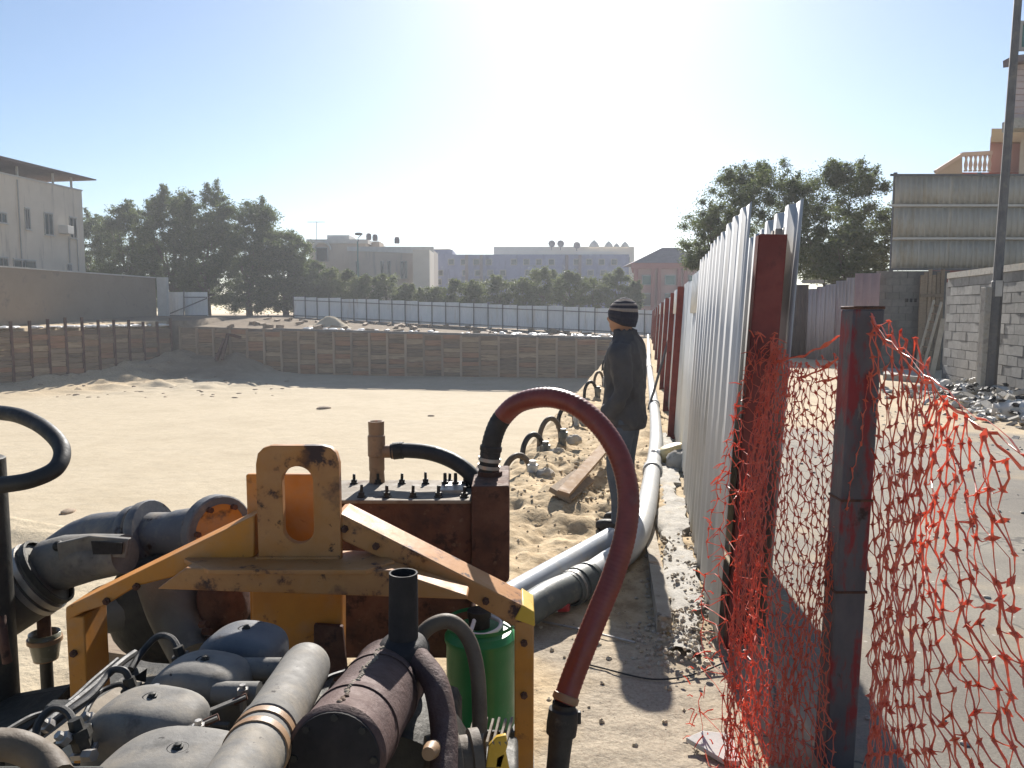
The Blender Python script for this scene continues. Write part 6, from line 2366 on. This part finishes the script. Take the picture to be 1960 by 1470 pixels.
# glass-like settling cup on its bracket, planks behind
ft = thing('fuel_filter', PK(90, 1270, 2.0), 'small clear filter cup on a dark stem below the clamp rings', 'filter')
c = PK(88, 1262, 2.0)
M['cup'] = mat('clouded_plastic', [(0.13, 0.13, 0.09), (0.18, 0.17, 0.12)], 8, .25, 0, 0, spec=.6)
KB().lathe([(0, .022), (.004, .030), (.05, .038), (.075, .038)], c, (0, 0, 1), 20, cap=False).build('cup', M['cup'], ft, solid=.002)
KB().lathe([(-.004, .02), (.0, .03), (.003, .03)], c, (0, 0, 1), 20).build('cup_base', M['copper'], ft)
KB().lathe([(.01, .017), (.16, .017)], c, (0, 0, 1), 16).build('stem', M['rust'], ft)
KB().lathe([(.05, .036), (.05, .043), (.062, .043), (.062, .036)], c, (0, 0, 1), 20, cap=False).build('cup_ring', M['copper'], ft)
KB().lathe([(-.24, .016), (-.003, .016)], c, (0, 0, 1), 10).build('stand_rod', M['dark'], ft)
for k, (pp, lab) in enumerate(((((195, 1208, 2.7), (340, 1232, 2.7)), 'pale plank lying behind the orange upright'), (((190, 1238, 2.55), (350, 1262, 2.55)), 'darker plank lying in front of the pale plank'))):
    pk = thing('plank', PK(*pp[0]), lab, 'plank')
    a, b_ = PK(*pp[0]), PK(*pp[1])
    KB().beam(a, b_, .12, .04).build('board', mat('pale_plank', [(0.45, 0.36, 0.25), (0.52, 0.43, 0.31)], 6, .9) if k == 0 else M['wood'], pk)
    pk['category'] = 'plank'
# dark skid plate by the left upright
sk = thing('skid_plate', PK(60, 1360, 1.75), 'dark oily base plate at the lower left under the frame', 'plate')
KB().prism([PK(-60, 1352, 1.75), PK(130, 1318, 1.75), PK(130, 1420, 1.75), PK(-60, 1450, 1.75)], (0, .036, 0)).build('plate', M['dark'], sk, bevel=.004)
KB().prism([PK(-60, 1352, 1.75), PK(130, 1318, 1.75), PK(130, 1318, 1.75) + Vector((0, -.25, -.02)), PK(-60, 1352, 1.75) + Vector((0, -.25, -.02))], (0, 0, -.02)).build('shelf', M['dark'], sk)
KB().box(PK(30, 1560, 1.75), (.26, .06, .22)).build('support', M['dark'], sk)
# ------------------------------------------------------------------ small machine details
for (u, v, Y) in ((205, 1150, FY), (262, 1122, FY), (660, 1012, FY), (720, 1045, FY), (930, 1150, FY), (1003, 1230, FY), (1003, 1330, FY), (142, 1250, FY)):
    q = P(u, v, Y)
    MB().lathe([(-.004, .010), (.006, .010), (.007, .006), (.011, .006)], (q.x, FY - .002, q.z), (0, -1, 0), 6).build('frame_bolt', M['rust'], pf)
# fillet welds where the plate meets the flange
wd = MB()
rr = random.Random(77)
x0, x1 = P(495, 1070, FY).x, P(648, 1070, FY).x
for i in range(60):
    x = x0 + (x1 - x0) * i / 59
    wd.sell((x, FY - .016, zc + .003 + rr.uniform(-.001, .001)), (.0045, .005, .0045), 1, 1, None, 6, 4)
wd.build('weld_bead', M['faded'], pf)
# cooling fins and studs between the cylinder covers
for (u, v, Y) in ((372, 1352, 1.43), (265, 1440, 1.29), (440, 1275, 1.57)):
    c = P(u, v, Y)
    for k in range(6):
        MB().box(c + Vector((.0, -.075, .005 - .012 * k)), (.19 - .004 * k, .012, .004)).build('barrel_fin', M['castgrey'], en)
for (u, v, Y) in ((300, 1330, 1.38), (215, 1400, 1.26), (395, 1265, 1.5), (465, 1330, 1.38), (380, 1400, 1.24)):
    c = P(u, v, Y)
    MB().lathe([(-.03, .007), (.002, .007), (.002, .011), (.012, .011), (.012, .007), (.020, .006)], c, (0, 0, 1), 6).build('head_stud', M['steel'], en)
# wiring and a small bracket near the left upright
for pts, r_ in (([(150, 1420, 1.25), (190, 1365, 1.3), (232, 1350, 1.34), (260, 1370, 1.34), (300, 1340, 1.4)], .0032),
                ([(10, 1400, 1.3), (60, 1372, 1.36), (120, 1352, 1.42), (180, 1300, 1.55), (225, 1262, 1.66)], .005),
                ([(20, 1425, 1.26), (75, 1405, 1.3), (135, 1345, 1.42), (205, 1290, 1.56)], .0035),
                ([(520, 1380, 1.2), (498, 1420, 1.18), (510, 1470, 1.14)], .004),
                ([(600, 1330, 1.5), (622, 1300, 1.55), (660, 1285, 1.6)], .005)):
    MB().tube(spline([P(*q) for q in pts], 6), r_, 7).build('cable', M['black'], en)
c = P(118, 1362, 1.4)
MB().box(c, (.05, .03, .035)).build('relay_box', M['dark'], en, bevel=.004)
for (u, v, Y) in ((96, 1392, 1.26), (128, 1418, 1.2), (176, 1380, 1.3), (60, 1440, 1.2)):
    MB().lathe([(0, .012), (.012, .012), (.013, .008), (.022, .007)], P(u, v, Y), Vector((-.4, -.5, .8)), 6).build('union_nut', M['steel'], en)
# end plate bolts and bands of the muffler
for k in range(8):
    an = k * math.pi / 4
    x_ = axm.orthogonal().normalized()
    y_ = axm.cross(x_)
    MB().lathe([(-.006, .006), (.002, .006)], m0 + (x_ * math.cos(an) + y_ * math.sin(an)) * (RM * .82), axm, 6).build('end_bolt', M['dark'], mu)
for k in (.28, .72):
    MB().lathe([(Lm * k - .008, RM + .0005), (Lm * k - .008, RM + .003), (Lm * k + .008, RM + .003), (Lm * k + .008, RM + .0005)], m0, axm, 44, cap=False).build('strap', M['muffler'], mu)
# grit blown over the lane
rr = random.Random(83)
mb = MB()
for i in range(500):
    s = rr.uniform(2.5, 14)
    t = rr.uniform(.6, 6.3)
    r = rr.uniform(.004, .014) * (1 + .05 * s)
    q = W(s, t, .018)
    mb.sell(q, (r * rr.uniform(.7, 1.6), r, r * .6), .9, .9, Matrix.Rotation(rr.uniform(0, 3), 3, 'Z'), 6, 4)
tag(mb.build('road_grit', M['conc'], angle=50), 'pebbles and grit scattered over the asphalt lane', 'grit', None, 'stuff')
# ------------------------------------------------------------------ dusty air
hm = bpy.data.materials.new('dusty_air')
hm.use_nodes = True
hm.node_tree.nodes.clear()
ho = hm.node_tree.nodes.new('ShaderNodeOutputMaterial')
pv = hm.node_tree.nodes.new('ShaderNodeVolumePrincipled')
pv.inputs['Color'].default_value = (0.86, 0.89, 0.95, 1)
pv.inputs['Density'].default_value = 0.0009
pv.inputs['Anisotropy'].default_value = 0.35
hm.node_tree.links.new(pv.outputs[0], ho.inputs['Volume'])
hz = bpy.data.objects.new('haze', MB().box((0, 125, 10.5), (420, 350, 32)).mesh('haze'))
hz.data.materials.append(hm)
COL.objects.link(hz)
tag(hz, 'thin dusty air over the site', None, None, 'stuff')
